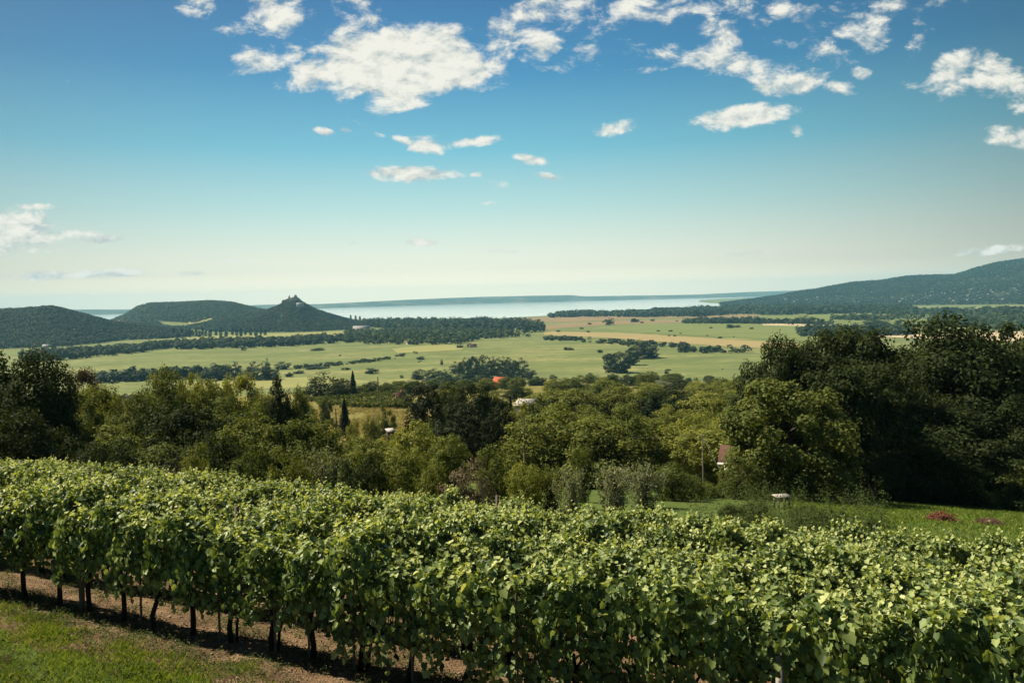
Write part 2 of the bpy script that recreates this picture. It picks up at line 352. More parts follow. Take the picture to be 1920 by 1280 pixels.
def ground_z(x, y):
    z = base_z(x, y)
    for h in HILLS: z = np.maximum(z, h.z(x, y))
    return z


def hit(px, py, zf=ground_z, d0=3., d1=16000., lift=0.0):
    """where the line of sight through a pixel first meets the ground"""
    a, e = AE(px, py); d = d0 * (d1 / d0) ** np.linspace(0, 1, 6000)
    g = zf(a * d, d) + lift; k = np.nonzero(e * d <= g)[0]; dd = d[k[0]] if len(k) else d1
    return np.array([a * dd, dd, float(zf(a * dd, dd))])


def plain_pt(px, py):
    a, e = AE(px, py); d = PLAIN / min(e, -.0055); return np.array([a * d, d, PLAIN])


def at(px, d):
    a = AE(px, 700)[0]; a = AE(px, 640 + 0)[0] if d > 2000 else a
    x = a * d; return np.array([x, d, float(ground_z(x, d))])


def ground_fn(t, out):
    p = pos(t); sp = t.nodes.new('ShaderNodeSeparateXYZ'); t.links.new(p, sp.inputs[0])
    mp = t.nodes.new('ShaderNodeMapping'); mp.inputs['Scale'].default_value = (1, 1, 0); t.links.new(p, mp.inputs[0]); v = mp.outputs[0]
    big = noise(t, .006, 5, .6, v, .6); med = noise(t, .06, 6, .65, v); fine = noise(t, .9, 8, .7, v)
    st = t.nodes.new('ShaderNodeMapping'); st.inputs['Scale'].default_value = (.0035, .016, 0); st.inputs['Rotation'].default_value = (0, 0, .25); t.links.new(p, st.inputs[0])
    strip = noise(t, 1.0, 7, .65, st.outputs[0])
    mead = ramp(t, tmath(t, 'ADD', tmath(t, 'MULTIPLY', strip, .6), tmath(t, 'MULTIPLY', big, .4)), [(.36, (.058, .086, .032)), (.45, (.105, .135, .045)), (.52, (.155, .172, .060)), (.60, (.235, .22, .088))])
    mead = tmix(t, ramp(t, med, [(.40, (0, 0, 0)), (.62, (.75, .75, .75))]), mead, (.085, .11, .038))
    mead = tmix(t, tmath(t, 'MULTIPLY', noise(t, .25, 4, .7, v), .30), mead, (.20, .21, .075))
    mead = tmix(t, ramp(t, noise(t, .016, 5, .7, v, .8), [(.52, (0, 0, 0)), (.66, (.55, .55, .55))]), mead, (.10, .105, .045))
    slope = ramp(t, tmath(t, 'ADD', tmath(t, 'MULTIPLY', med, .45), tmath(t, 'MULTIPLY', noise(t, .28, 6, .75, v), .55)), [(.36, (.055, .062, .020)), (.46, (.12, .115, .034)), (.60, (.215, .18, .055)), (.70, (.34, .26, .085))])
    lawn = ramp(t, tmath(t, 'ADD', tmath(t, 'MULTIPLY', noise(t, .5, 6, .6, v), .5), tmath(t, 'MULTIPLY', noise(t, 9, 6, .7, v), .5)), [(.35, (.035, .058, .014)), (.5, (.065, .095, .022)), (.65, (.10, .115, .03))])
    r = tmath(t, 'SQRT', tmath(t, 'ADD', tmath(t, 'POWER', sp.outputs[0], 2.0), tmath(t, 'POWER', sp.outputs[1], 2.0)))
    def sm(a, b):
        n = t.nodes.new('ShaderNodeMapRange'); n.interpolation_type = 'SMOOTHSTEP'; n.inputs[1].default_value = a; n.inputs[2].default_value = b; t.links.new(r, n.inputs[0]); return n.outputs[0]
    c = tmix(t, sm(70, 120), lawn, slope); c = tmix(t, sm(500, 800), c, mead)
    b = t.nodes.new('ShaderNodeBsdfPrincipled'); b.inputs['Roughness'].default_value = .95; b.inputs['Specular IOR Level'].default_value = .05; t.links.new(c, b.inputs['Base Color'])
    bp = t.nodes.new('ShaderNodeBump'); bp.inputs['Strength'].default_value = .7; bp.inputs['Distance'].default_value = 1.2; t.links.new(med, bp.inputs['Height']); t.links.new(bp.outputs[0], b.inputs['Normal'])
    t.links.new(b.outputs[0], out.inputs[0])


M['ground'] = nmat('ground', ground_fn)
rr = np.concatenate([np.linspace(.5, 60, 120), np.geomspace(60, 1000, 90)[1:], np.geomspace(1000, 15500, 30)[1:]])
th = np.linspace(0, 2 * math.pi, 361)[:-1]
xx = rr[:, None] * np.sin(th); yy = rr[:, None] * np.cos(th); zz = base_z(xx, yy)
gi = np.arange(len(rr) * 360).reshape(len(rr), 360); gj = np.roll(gi, -1, 1)
gf = np.stack([gi[:-1], gi[1:], gj[1:], gj[:-1]], -1).reshape(-1, 4)
tag(link('ground', mesh('ground', np.concatenate([np.stack([xx, yy, zz], -1).reshape(-1, 3), [[0, 0, float(base_z(0, 0))]]]), [gf, np.stack([np.full(360, gi.size), gi[0], gj[0]], -1)], M['ground'], smooth=True)), kind='structure')
M['hillground'] = rough_mat('hill_ground', [(.030, .042, .020), (.048, .060, .026), (.072, .080, .034)], .012, .95, spec=.05)
M['farhill'] = rough_mat('far_shore_ground', [(.035, .05, .03), (.06, .075, .04), (.20, .17, .10)], .0035, .95, spec=.05)
for h in HILLS: h.build(M['hillground'])
hill_far.build(M['farhill'], 220, 20)


def sheet(name, pts, mat, z=PLAIN + .35):
    V = np.array([[*plain_pt(*q)[:2], z] for q in pts]); return tag(link(name, mesh(name, V, [np.arange(len(V))[None]], mat)), kind='structure')


def fieldmat(name, cols, s=.02):
    def fn(t, out):
        mp = t.nodes.new('ShaderNodeMapping'); mp.inputs['Scale'].default_value = (.35, 1, 0); t.links.new(pos(t), mp.inputs[0])
        m2 = t.nodes.new('ShaderNodeMapping'); m2.inputs['Scale'].default_value = (.004, .11, 0); m2.inputs['Rotation'].default_value = (0, 0, .12); t.links.new(pos(t), m2.inputs[0])
        c = ramp(t, tmath(t, 'ADD', tmath(t, 'MULTIPLY', noise(t, s, 8, .7, mp.outputs[0]), .5), tmath(t, 'MULTIPLY', noise(t, 1.0, 4, .6, m2.outputs[0]), .5)), [(.3 + .4 * i / (len(cols) - 1), cc) for i, cc in enumerate(cols)])
        b = t.nodes.new('ShaderNodeBsdfPrincipled'); b.inputs['Roughness'].default_value = .95; b.inputs['Specular IOR Level'].default_value = .05
        t.links.new(c, b.inputs['Base Color']); t.links.new(b.outputs[0], out.inputs[0])
    return nmat(name, fn)


M['stubble'] = fieldmat('stubble', [(.18, .155, .07), (.25, .20, .09), (.30, .235, .115)])
M['brownfield'] = fieldmat('brown_field', [(.12, .10, .05), (.20, .145, .075), (.25, .175, .095)])
M['palefield'] = fieldmat('pale_field', [(.34, .28, .17), (.44, .35, .22)])
M['greenfield'] = fieldmat('green_field', [(.085, .115, .04), (.13, .155, .05), (.165, .18, .062)])
M['brightfield'] = fieldmat('bright_field', [(.16, .175, .06), (.21, .21, .075), (.25, .235, .09)])
sheet('field', [(1020, 621), (1100, 623), (1200, 626), (1330, 634), (1500, 645), (1500, 655), (1400, 652), (1280, 644), (1150, 634), (1020, 628)], M['stubble'])
sheet('field', [(1010, 612), (1075, 606), (1160, 601), (1290, 599), (1420, 596), (1420, 600), (1290, 604), (1160, 608), (1080, 613), (1020, 618)], M['brownfield'])
sheet('field', [(940, 598), (1030, 594), (1130, 591), (1200, 592), (1420, 589), (1420, 594), (1200, 597), (1060, 604), (960, 604)], M['brownfield'], PLAIN + .42)
sheet('field', [(1160, 610), (1300, 606), (1500, 603), (1560, 620), (1520, 640), (1400, 634), (1260, 627), (1140, 620)], M['greenfield'], PLAIN + .5)
sheet('field', [(1430, 606), (1580, 609), (1720, 614), (1720, 618), (1580, 613), (1430, 610)], M['palefield'], PLAIN + .6)
sheet('field', [(1590, 625), (1730, 627), (1900, 622), (2100, 620), (2100, 650), (1900, 640), (1700, 634), (1590, 629)], M['palefield'], PLAIN + .66)
sheet('field', [(735, 654), (790, 648), (840, 646), (872, 649), (866, 656), (800, 660), (745, 662)], M['brightfield'], PLAIN + .4)
sheet('field', [(-60, 662), (60, 657), (170, 648), (330, 640), (330, 643), (180, 655), (60, 665), (-60, 672)], M['greenfield'], PLAIN + .45)
sheet('field', [(360, 716), (500, 710), (610, 706), (700, 716), (640, 724), (450, 730), (300, 730)], M['brightfield'], PLAIN + .5)
sheet('field', [(330, 634), (420, 628), (560, 624), (680, 620), (740, 617), (740, 624), (680, 630), (560, 636), (420, 642), (330, 645)], M['brightfield'], PLAIN + .55)
sheet('field', [(1440, 592), (1600, 588), (1920, 597), (1920, 612), (1700, 608), (1440, 600)], M['greenfield'], PLAIN + .7)


def lake_fn(t, out):
    b = t.nodes.new('ShaderNodeBsdfPrincipled'); b.inputs['Base Color'].default_value = (.20, .28, .29, 1); b.inputs['Roughness'].default_value = .10; b.inputs['Specular IOR Level'].default_value = .7
    mp = t.nodes.new('ShaderNodeMapping'); mp.inputs['Scale'].default_value = (.4, 1, 0); t.links.new(pos(t), mp.inputs[0])
    bp = t.nodes.new('ShaderNodeBump'); bp.inputs['Strength'].default_value = .06; bp.inputs['Distance'].default_value = .5; t.links.new(noise(t, .02, 6, .7, mp.outputs[0]), bp.inputs['Height']); t.links.new(bp.outputs[0], b.inputs['Normal'])
    c = ramp(t, noise(t, .0012, 4, .6, mp.outputs[0]), [(.35, (.42, .48, .46)), (.65, (.54, .58, .53))]); t.links.new(c, b.inputs['Base Color'])
    t.links.new(b.outputs[0], out.inputs[0])


M['water'] = nmat('lake_water', lake_fn)
sheet('lake', [(-260, 622), (0, 615), (250, 608), (500, 602), (700, 598), (800, 597.5), (930, 597), (1030, 592), (1130, 588), (1200, 583), (1310, 577.5), (1365, 575), (1375, 571), (1330, 568), (1310, 566), (1312, 563), (1345, 561), (1420, 558), (1500, 556.5),
               (1500, 553), (1320, 557.5), (900, 568), (600, 577), (400, 582), (180, 588.5), (0, 593), (-250, 599)], M['water'], PLAIN + .9)

# ------------------------------------------------------------------ foliage
def unit(v): return v / np.maximum(np.linalg.norm(v, axis=-1, keepdims=True), 1e-9)


def leafquads(r, P, Nn, size, aspect=.62, tip=None, bend=.12):
    n = len(P); t = tip if tip is not None else r.normal(size=(n, 3)); t = unit(t - Nn * np.sum(t * Nn, -1, keepdims=True)); b = np.cross(Nn, t)
    s = (np.asarray(size) * np.ones(n))[:, None]
    V = np.stack([P - t * s * .5, P + b * s * aspect * .5 + Nn * s * bend, P + t * s * .5, P - b * s * aspect * .5 + Nn * s * bend], 1).reshape(-1, 3)
    return V, np.arange(4 * n).reshape(n, 4)


def tube(pts, rad, k=7):
    pts = np.asarray(pts, float); rad = np.asarray(rad, float); n = len(pts); d = unit(np.gradient(pts, axis=0))
    ref = np.where(np.abs(d[:, 2:3]) > .9, np.array([[1., 0, 0]]), np.array([[0, 0, 1.]])); a = unit(np.cross(d, ref)); b = np.cross(d, a)
    ph = np.linspace(0, 2 * math.pi, k + 1)[:-1]; V = pts[:, None] + (a[:, None] * np.cos(ph)[None, :, None] + b[:, None] * np.sin(ph)[None, :, None]) * rad[:, None, None]
    i = np.arange(n * k).reshape(n, k); j = np.roll(i, -1, 1); f = np.stack([i[:-1], j[:-1], j[1:], i[1:]], -1).reshape(-1, 4)
    return V.reshape(-1, 3), f


class Acc:
    def __init__(s): s.V = []; s.F = {}; s.n = 0
    def add(s, V, f):
        s.V.append(np.asarray(V, float)); f = np.asarray(f); s.F.setdefault(f.shape[1], []).append(f + s.n); s.n += len(V); return s
    def mesh(s, name, mat, smooth=False): return mesh(name, np.concatenate(s.V), [np.concatenate(f) for f in s.F.values()], mat, smooth=smooth)


def box(x0, x1, y0, y1, z0, z1):
    V = np.array([[x, y, z] for z in (z0, z1) for y in (y0, y1) for x in (x0, x1)]); return V, np.array([[0, 2, 3, 1], [4, 5, 7, 6], [0, 1, 5, 4], [2, 6, 7, 3], [0, 4, 6, 2], [1, 3, 7, 5]])


def broad_crown(seed, H, W, leaf, nc=46, nl=95, low=.22, flat=1.0, cr=.15, up=.08):
    """clumped broadleaf crown; returns leaf mesh arrays, clump centres"""
    r = np.random.default_rng(seed); zc = H * (low + 1) / 2; hz = H * (1 - low) / 2
    lob = unit(r.normal(size=(7, 3)) + [0, 0, .3]); la = r.uniform(.05, .24, 7)
    d = unit(r.normal(size=(nc, 3)) * [1, 1, .95] + [0, 0, up]); f = .84 + np.sum(la * np.maximum(0, d @ lob.T) ** 4, 1)
    rad = f * r.uniform(.25, 1.0, nc) ** .5; cs = np.stack([d[:, 0] * W / 2 * rad, d[:, 1] * W / 2 * rad, zc + d[:, 2] * hz * rad * flat], -1)
    cs[:, 2] = np.clip(cs[:, 2], H * low * .7, H * .985)
    if low <= .1:
        m = int(nc * .34); a = r.uniform(0, 6.283, m); q = r.uniform(.35, .95, m); lowc = np.stack([np.cos(a) * q * W / 2, np.sin(a) * q * W / 2, H * r.uniform(.05, .36, m)], -1); cs = np.concatenate([cs, lowc]); nc += m
    k = np.repeat(np.arange(nc), nl); crr = W * cr * r.uniform(.7, 1.25, nc)[k][:, None]
    off = r.normal(size=(len(k), 3)); off = unit(off) * r.uniform(.25, 1, (len(k), 1)) ** .6; P = cs[k] + off * crr * [1, 1, .8]
    out = unit(P - [0, 0, zc * .9]); Nn = unit(out * .35 + off * .75 + r.normal(size=P.shape) * .38 + [0, 0, .25])
    V, q = leafquads(r, P, Nn, leaf * r.uniform(.65, 1.25, len(P)), .66)
    return V, q, cs


def trunk_acc(seed, H, low, cs, rad, stems=1):
    r = np.random.default_rng(seed + 99); A = Acc()
    for s in range(stems):
        b = np.array([0, 0, -.3]) if stems == 1 else np.array([*r.normal(size=2) * rad * 2.2, -.2]); top = np.array([*(r.normal(size=2) * H * .04 + b[:2] * 2), H * .72])
        tt = np.linspace(0, 1, 6)[:, None]; p = b + (top - b) * tt + np.concatenate([[[0, 0, 0]], r.normal(size=(5, 3)) * H * .012]); A.add(*tube(p, np.linspace(rad, rad * .25, 6)))
        for c in cs[r.choice(len(cs), min(7, len(cs)), replace=False)]:
            k = r.integers(1, 5); q0 = p[k]; mid = (q0 + c) / 2 + [0, 0, H * .03]; A.add(*tube([q0, mid, c], [rad * .42, rad * .25, rad * .06], 5))
    return A


LIB = {}


def make_kind(kind, v, leafmat):
    """returns (crown mesh, trunk mesh, height, width) of one variant"""
    key = (kind, v)
    if key in LIB: return LIB[key]
    sd_ = abs(hash_str(kind)) % 1000 + v * 17; r = np.random.default_rng(sd_)
    if kind == 'broad': H, W = 7.0, 6.2; V, q, cs = broad_crown(sd_, H, W, .22, 84, 120, .06, cr=.125); T = trunk_acc(sd_, H, .2, cs, .15)
    elif kind == 'big': H, W = 10.5, 9.0; V, q, cs = broad_crown(sd_, H, W, .25, 190, 150, .05, cr=.105); T = trunk_acc(sd_, H, .2, cs, .26)
    elif kind == 'walnut': H, W = 8.0, 8.0; V, q, cs = broad_crown(sd_, H, W, .25, 150, 130, .02, cr=.09); T = trunk_acc(sd_, H, .15, cs, .22)
    elif kind == 'shrub': H, W = 3.2, 3.6; V, q, cs = broad_crown(sd_, H, W, .13, 64, 110, .02, cr=.13); T = trunk_acc(sd_, H, .05, cs, .05, 4)
    elif kind == 'willow':
        H, W = 3.4, 3.0; n = 3600; st = r.normal(size=(46, 2)) * .42; k = r.integers(0, 46, n); tt = r.uniform(.05, 1, n); ht = (H * r.uniform(.65, 1, 46))[k]
        P = np.stack([st[k, 0] * (.5 + tt * 1.1), st[k, 1] * (.5 + tt * 1.1), tt * ht], -1) + r.normal(size=(n, 3)) * .10; up = np.stack([st[k, 0] * .5, st[k, 1] * .5, np.ones(n)], -1) + r.normal(size=(n, 3)) * .45
        V, q = leafquads(r, P, unit(r.normal(size=(n, 3)) + [0, 0, .4]), r.uniform(.14, .24, n), .32, unit(up)); cs = np.stack([st[:, 0] * 1.4, st[:, 1] * 1.4, np.full(46, H * .8)], -1); T = trunk_acc(sd_, H, .05, cs, .04, 5)
    elif kind == 'spruce':
        H, W = 8.0, 4.0; n = 5200; tt = r.uniform(0.02, 1, n) ** .8; lay = np.round(tt * 17) / 17; rmax = W / 2 * (1 - tt) ** .85 * r.uniform(.8, 1.1, n); an = r.uniform(0, 2 * math.pi, n); rmax = rmax * (.8 + .2 * np.sin(an * 3 + tt * 20)); rr_ = rmax * r.uniform(.15, 1, n) ** .6
        P = np.stack([np.cos(an) * rr_, np.sin(an) * rr_, H * (.05 + .95 * (tt * .75 + lay * .25)) - rr_ * .35], -1); tip = np.stack([np.cos(an), np.sin(an), np.full(n, -.35)], -1) + r.normal(size=(n, 3)) * .3
        V, q = leafquads(r, P, unit(r.normal(size=(n, 3)) * .5 + [0, 0, 1]), r.uniform(.22, .46, n), .45, tip); A = Acc().add(*tube([[0, 0, -.3], [0, 0, H * .5], [0, 0, H]], [.14, .09, .02])); T = A
    elif kind == 'pine': H, W = 9.0, 6.0; V, q, cs = broad_crown(sd_, H, W, .24, 95, 110, .06, cr=.11, flat=1.05); T = trunk_acc(sd_, H, .2, cs, .18)
    elif kind == 'poplar':
        H, W = 24., 5.; n = 520; tt = r.uniform(0.03, 1, n); an = r.uniform(0, 6.283, n); rr_ = W / 2 * np.sin(math.pi * np.clip(tt * .9 + .1, 0, 1)) ** .5 * r.uniform(.5, 1.05, n)
        P = np.stack([np.cos(an) * rr_, np.sin(an) * rr_, tt * H], -1); V, q = leafquads(r, P, unit(np.stack([np.cos(an), np.sin(an), np.full(n, .4)], -1) + r.normal(size=(n, 3)) * .35), r.uniform(1., 1.9, n), .7); T = Acc().add(*tube([[0, 0, -.5], [0, 0, H * .6], [0, 0, H * .95]], [.35, .2, .05], 5))
    elif kind == 'grove': H, W = 24., 19.; V, q, cs = broad_crown(sd_, H, W, 1.2, 52, 44, .0, cr=.14, up=-.05); T = trunk_acc(sd_, H, .1, cs, .4)
    elif kind == 'bush': H, W = 5., 8.; V, q, cs = broad_crown(sd_, H, W, .8, 30, 26, .0, cr=.16, up=-.05); T = trunk_acc(sd_, H, .1, cs, .12, 3)
    LIB[key] = (mesh(kind + '_crown', V, [q], leafmat), T.mesh(kind + '_trunk', M['bark'], True), H, W); return LIB[key]


def hash_str(s):
    h = 7
    for c in s: h = (h * 31 + ord(c)) % 100003
    return h


NV = {'broad': 6, 'big': 4, 'walnut': 2, 'shrub': 5, 'willow': 3, 'spruce': 3, 'pine': 3, 'poplar': 3, 'grove': 6, 'bush': 4}
NAMES = {'broad': ('broadleaf_tree', 'tree'), 'big': ('broadleaf_tree', 'tree'), 'walnut': ('walnut_tree', 'tree'), 'shrub': ('shrub', 'shrub'), 'willow': ('willow_shrub', 'shrub'), 'spruce': ('spruce_tree', 'tree'), 'pine': ('pine_tree', 'tree'),
         'poplar': ('poplar_tree', 'tree'), 'grove': ('meadow_tree', 'tree'), 'bush': ('meadow_bush', 'bush')}
CNT = {}
PLANTED = []


def plant(kind, p, h, wd, mat, label, group=None, sink=.1):
    v = CNT.get(kind, 0); CNT[kind] = v + 1; cm, tm, H, W = make_kind(kind, v % NV[kind], M[mat]); nm, cat = NAMES[kind]
    t = thing(nm, label, cat, (p[0], p[1], p[2] - sink), random.uniform(0, 6.28), group, (wd / W, wd / W, h / H))
    c = link('crown', cm, t); c.material_slots[0].link = 'OBJECT'; c.material_slots[0].material = M[mat]; link('trunk', tm, t); PLANTED.append((p[0], p[1], wd / 2)); return t


def tree_px(kind, px, top, d, wpx, mat, label, group=None):
    """a tree at true distance d on the ground, its size from how tall and wide it looks"""
    p = at(px, d); a, e = AE(px, top); p[0] = a * d; p[2] = float(ground_z(p[0], d)); h = max(.8, e * d - p[2]); kind = 'big' if kind == 'broad' and h > 8.6 else kind; return plant(kind, p, h, wpx / F * d * (1.28 if kind in ('broad', 'big') else 1.08), mat, label, group)


def plain_tree(kind, px, top, base, wpx, mat, label, group=None):
    p = plain_pt(px, base); d = p[1]; return plant(kind, p, (base - top) / F * d, wpx / F * d, mat, label, group, .3)


# far woods: many crowns read as one mass
def inpoly(x, y, poly):
    c = np.zeros(len(x), bool); n = len(poly)
    for i in range(n):
        x0, y0 = poly[i]; x1, y1 = poly[i - 1]
        k = ((y0 > y) != (y1 > y)) & (x < (x1 - x0) * (y - y0) / (y1 - y0 + 1e-12) + x0); c ^= k
    return c


def to_px(x, y, z):
    P = np.stack([x, y, z], -1); f = P @ _f; return 960 + F * (P @ _r) / f, 640 - F * (P @ _u) / f


def wood_mesh(name, x, y, z, h, wd, nq, mat, seed=3):
    r = np.random.default_rng(seed); n = len(x); k = np.repeat(np.arange(n), nq); d = unit(r.normal(size=(n * nq, 3)) + [0, 0, .45]); rad = r.uniform(.7, 1.08, (n * nq, 1))
    P = np.stack([x[k], y[k], z[k] + h[k] * .52], -1) + d * rad * np.stack([wd[k] / 2, wd[k] / 2, h[k] * .5], -1)
    V, q = leafquads(r, P, unit(d * .9 + r.normal(size=d.shape) * .14 + [0, 0, .22]), wd[k] * r.uniform(.26, .44, n * nq), .85)
    return tag(link(name, mesh(name, V, [q], mat)), kind='stuff')


def wood(name, poly_px, cell, h, wd, nq, mat, seed):
    r = np.random.default_rng(seed); poly = [tuple(plain_pt(*q)[:2]) for q in poly_px]; xs, ys = zip(*poly)
    n = int((max(xs) - min(xs)) * (max(ys) - min(ys)) / cell); x = r.uniform(min(xs), max(xs), n); y = r.uniform(min(ys), max(ys), n); k = inpoly(x, y, poly) & ((np.sin(x / 37 + seed) + np.sin(y / 29 + seed * 2) + .8 * np.sin((x + y) / 17) + r.normal(size=n) * .3) > -1.15); x, y = x[k], y[k]
    hh = h[0] * .75 + (h[1] * 1.2 - h[0] * .75) * r.beta(1.5, 2.4, len(x)); ww = r.uniform(*wd, len(x)) * (.6 + .5 * hh / h[1]); light = (r.uniform(size=len(x)) + .25 * np.sin(x / 60) + .2 * np.sin(y / 45)) > .72
    return [wood_mesh(name, x[kk], y[kk], np.full(int(kk.sum()), PLAIN), hh[kk], ww[kk], nq, mm_, sd2) for kk, mm_, sd2 in ((~light, mat, seed), (light, M['far_mid'], seed + 100))]


def hill_wood(h, cell, hh, wd, nq, mat, seed, lab, bald=None):
    r = np.random.default_rng(seed); a0, a1 = h.a[0], h.a[-1]; d0, d1 = h.bd.min(), h.D.max() + 120; n = int((a1 - a0) * (d0 + d1) / 2 * (d1 - d0) / cell)
    y = np.sqrt(r.uniform(d0 ** 2, d1 ** 2, n)); x = r.uniform(a0, a1, n) * y; z = h.z(x, y); others = np.full(n, PLAIN - 2.)
    for o in HILLS:
        if o is not h: others = np.maximum(others, o.z(x, y))
    k = (z > others) & (z > PLAIN + 1)
    rd = np.interp(x / y, h.a, h.D); k &= y < rd + 100
    if bald:
        px, py = to_px(x, y, z)
        for b in bald: k &= ~inpoly(px, py, b)
    x, y, z = x[k], y[k], z[k]; hts, wds = r.uniform(*hh, len(x)), r.uniform(*wd, len(x)); pale = (bumps(x, y * .8, 95.) + .6 * bumps(x, y, 31.) + r.normal(size=len(x)) * .35) > (.35 if mat is M['hill_green'] else .8)
    for kk, mm_, sd2 in ((~pale, mat, seed), (pale, M['far_mid'] if mat is M['hill_green'] else M['hill_green'], seed + 50)):
        o = wood_mesh('hillside_forest', x[kk], y[kk], z[kk] - 1.5, hts[kk], wds[kk], nq, mm_, sd2); o['label'] = lab; o['category'] = 'forest'; o['group'] = lab


BALD_MID = [[(292, 600), (330, 603), (365, 606), (400, 596), (402, 600), (370, 610), (345, 613), (318, 614), (300, 606)]]
BALD_CASTLE = [[(543, 555), (556, 555), (558, 565), (541, 565)], [(556, 574), (570, 574), (570, 578), (556, 578)]]
hill_wood(hill_left, 42, (6, 10), (7, 11), 16, M['far_hill'], 11, 'forest covering the dark left hill')
hill_wood(hill_mid, 90, (7, 12), (9, 15), 13, M['hill_green'], 12, 'forest covering the wide flat topped hill', BALD_MID)
hill_wood(hill_castle, 45, (5, 9), (7, 11), 15, M['far_hill'], 13, 'forest covering the pointed castle hill', BALD_CASTLE)
hill_wood(hill_right, 190, (8, 14), (11, 19), 12, M['far_hill'], 14, 'forest covering the high hill on the right')


def drape(name, poly, mat, n=14, lift=2.5):
    """an open field lying on the hillside"""
    (ax, ay), (bx, by), (cx, cy), (dx, dy) = poly; V = []
    for i in range(n):
        for j in range(n):
            u, v = i / (n - 1), j / (n - 1); p = hit((ax * (1 - u) + bx * u) * (1 - v) + (dx * (1 - u) + cx * u) * v, (ay * (1 - u) + by * u) * (1 - v) + (dy * (1 - u) + cy * u) * v, d0=1500); p[2] += lift; V.append(p)
    return tag(link(name, mesh(name, np.array(V), [gridfaces(n, n)], mat)), kind='structure')


drape('field', [(296, 604), (362, 607), (352, 613), (306, 610)], M['greenfield'])
drape('field', [(352, 605), (398, 597), (396, 602), (356, 609)], M['brightfield'])
# woods on the plain
WOODS = [
    ([(40, 672), (70, 664), (130, 660), (220, 655), (330, 645), (330, 652), (240, 664), (140, 674), (50, 680)], 120, (9, 15), (10, 16), 24, 'far_dark', 21),
    ([(330, 645), (420, 641), (520, 640), (640, 633), (690, 632), (690, 640), (560, 648), (440, 654), (330, 655)], 120, (9, 15), (10, 17), 24, 'far_dark', 22),
    ([(640, 624), (700, 624), (800, 622), (900, 624), (960, 626), (1000, 633), (900, 636), (870, 645), (760, 647), (680, 645)], 230, (8, 16), (10, 17), 24, 'far_mid', 23),
    ([(680, 606), (760, 606), (860, 605), (960, 606), (1015, 612), (1020, 622), (960, 626), (840, 622), (760, 618), (690, 615)], 250, (13, 24), (13, 20), 22, 'far_dark', 24),
    ([(1030, 592), (1100, 588), (1170, 590), (1230, 584), (1320, 580), (1380, 578), (1380, 590), (1300, 594), (1200, 595), (1100, 594), (1030, 596)], 420, (14, 22), (20, 32), 16, 'far_dark', 25),
    ([(1370, 576), (1500, 577), (1700, 578), (1720, 586), (1560, 589), (1440, 591), (1370, 588)], 420, (14, 24), (20, 34), 16, 'far_dark', 26),
    ([(1640, 582), (1760, 585), (1920, 583), (2060, 584), (2060, 596), (1900, 597), (1760, 594), (1640, 590)], 480, (10, 20), (18, 30), 16, 'far_dark', 27),
    ([(1496, 622), (1600, 619), (1700, 620), (1712, 628), (1600, 632), (1500, 631)], 120, (11, 17), (12, 20), 26, 'far_dark', 28),
    ([(1280, 604), (1400, 602), (1560, 608), (1560, 611), (1400, 607), (1280, 607)], 160, (8, 14), (12, 20), 18, 'far_dark', 29),
    ([(1740, 600), (1920, 596), (2050, 600), (2050, 618), (1900, 622), (1760, 612)], 420, (9, 18), (14, 26), 18, 'far_mid', 30),
    ([(1560, 596), (1740, 596), (1740, 600), (1560, 602)], 420, (9, 15), (14, 24), 16, 'far_mid', 36),
    ([(175, 712), (240, 704), (330, 702), (420, 700), (425, 708), (330, 712), (240, 716), (180, 720)], 80, (8, 13), (9, 14), 30, 'far_dark', 31),
    ([(1020, 634), (1100, 637), (1200, 643), (1290, 650), (1290, 653), (1180, 648), (1080, 641), (1020, 638)], 120, (3, 8), (7, 12), 28, 'far_dark', 32),
    ([(1270, 655), (1420, 658), (1420, 664), (1270, 661)], 140, (4, 11), (8, 14), 28, 'far_dark', 33),
    ([(545, 689), (620, 682), (700, 675), (780, 662), (782, 664), (700, 679), (620, 687), (545, 693)], 40, (1.5, 4), (4, 8), 20, 'far_dark', 34),
    ([(800, 712), (900, 714), (1000, 712), (1060, 722), (900, 730), (800, 728)], 110, (4, 8), (7, 12), 30, 'far_mid', 35),
]
WOOD_LABELS = ['dark wood belt on the plain below the dark left hill', 'dark wood belt on the plain below the poplar row', 'wood of mixed trees at the edge of the middle meadow', 'dense dark forest block between castle hill and brown fields', 'long shore wood beside the lake', 'wood at the foot of the high wooded hill', 'shore wood under the high wooded hill at the far right', 'dark copse between the two pale far fields', 'thin far hedge before the shore wood', 'loose trees on the green fields below the high hill', 'scattered trees at the end of the far hedge', 'dark hedge belt between the two left meadows', 'long hedge between stubble field and meadow', 'bushy hedge right of the dense meadow clump', 'thin line of bushes along the meadow ditch', 'scrub at the foot of the meadow grove']
for args, lb in zip(WOODS, WOOD_LABELS):
    for o in wood('woodland', *args[:5], M[args[5]], args[6]): tag(o, lb, 'wood', lb)

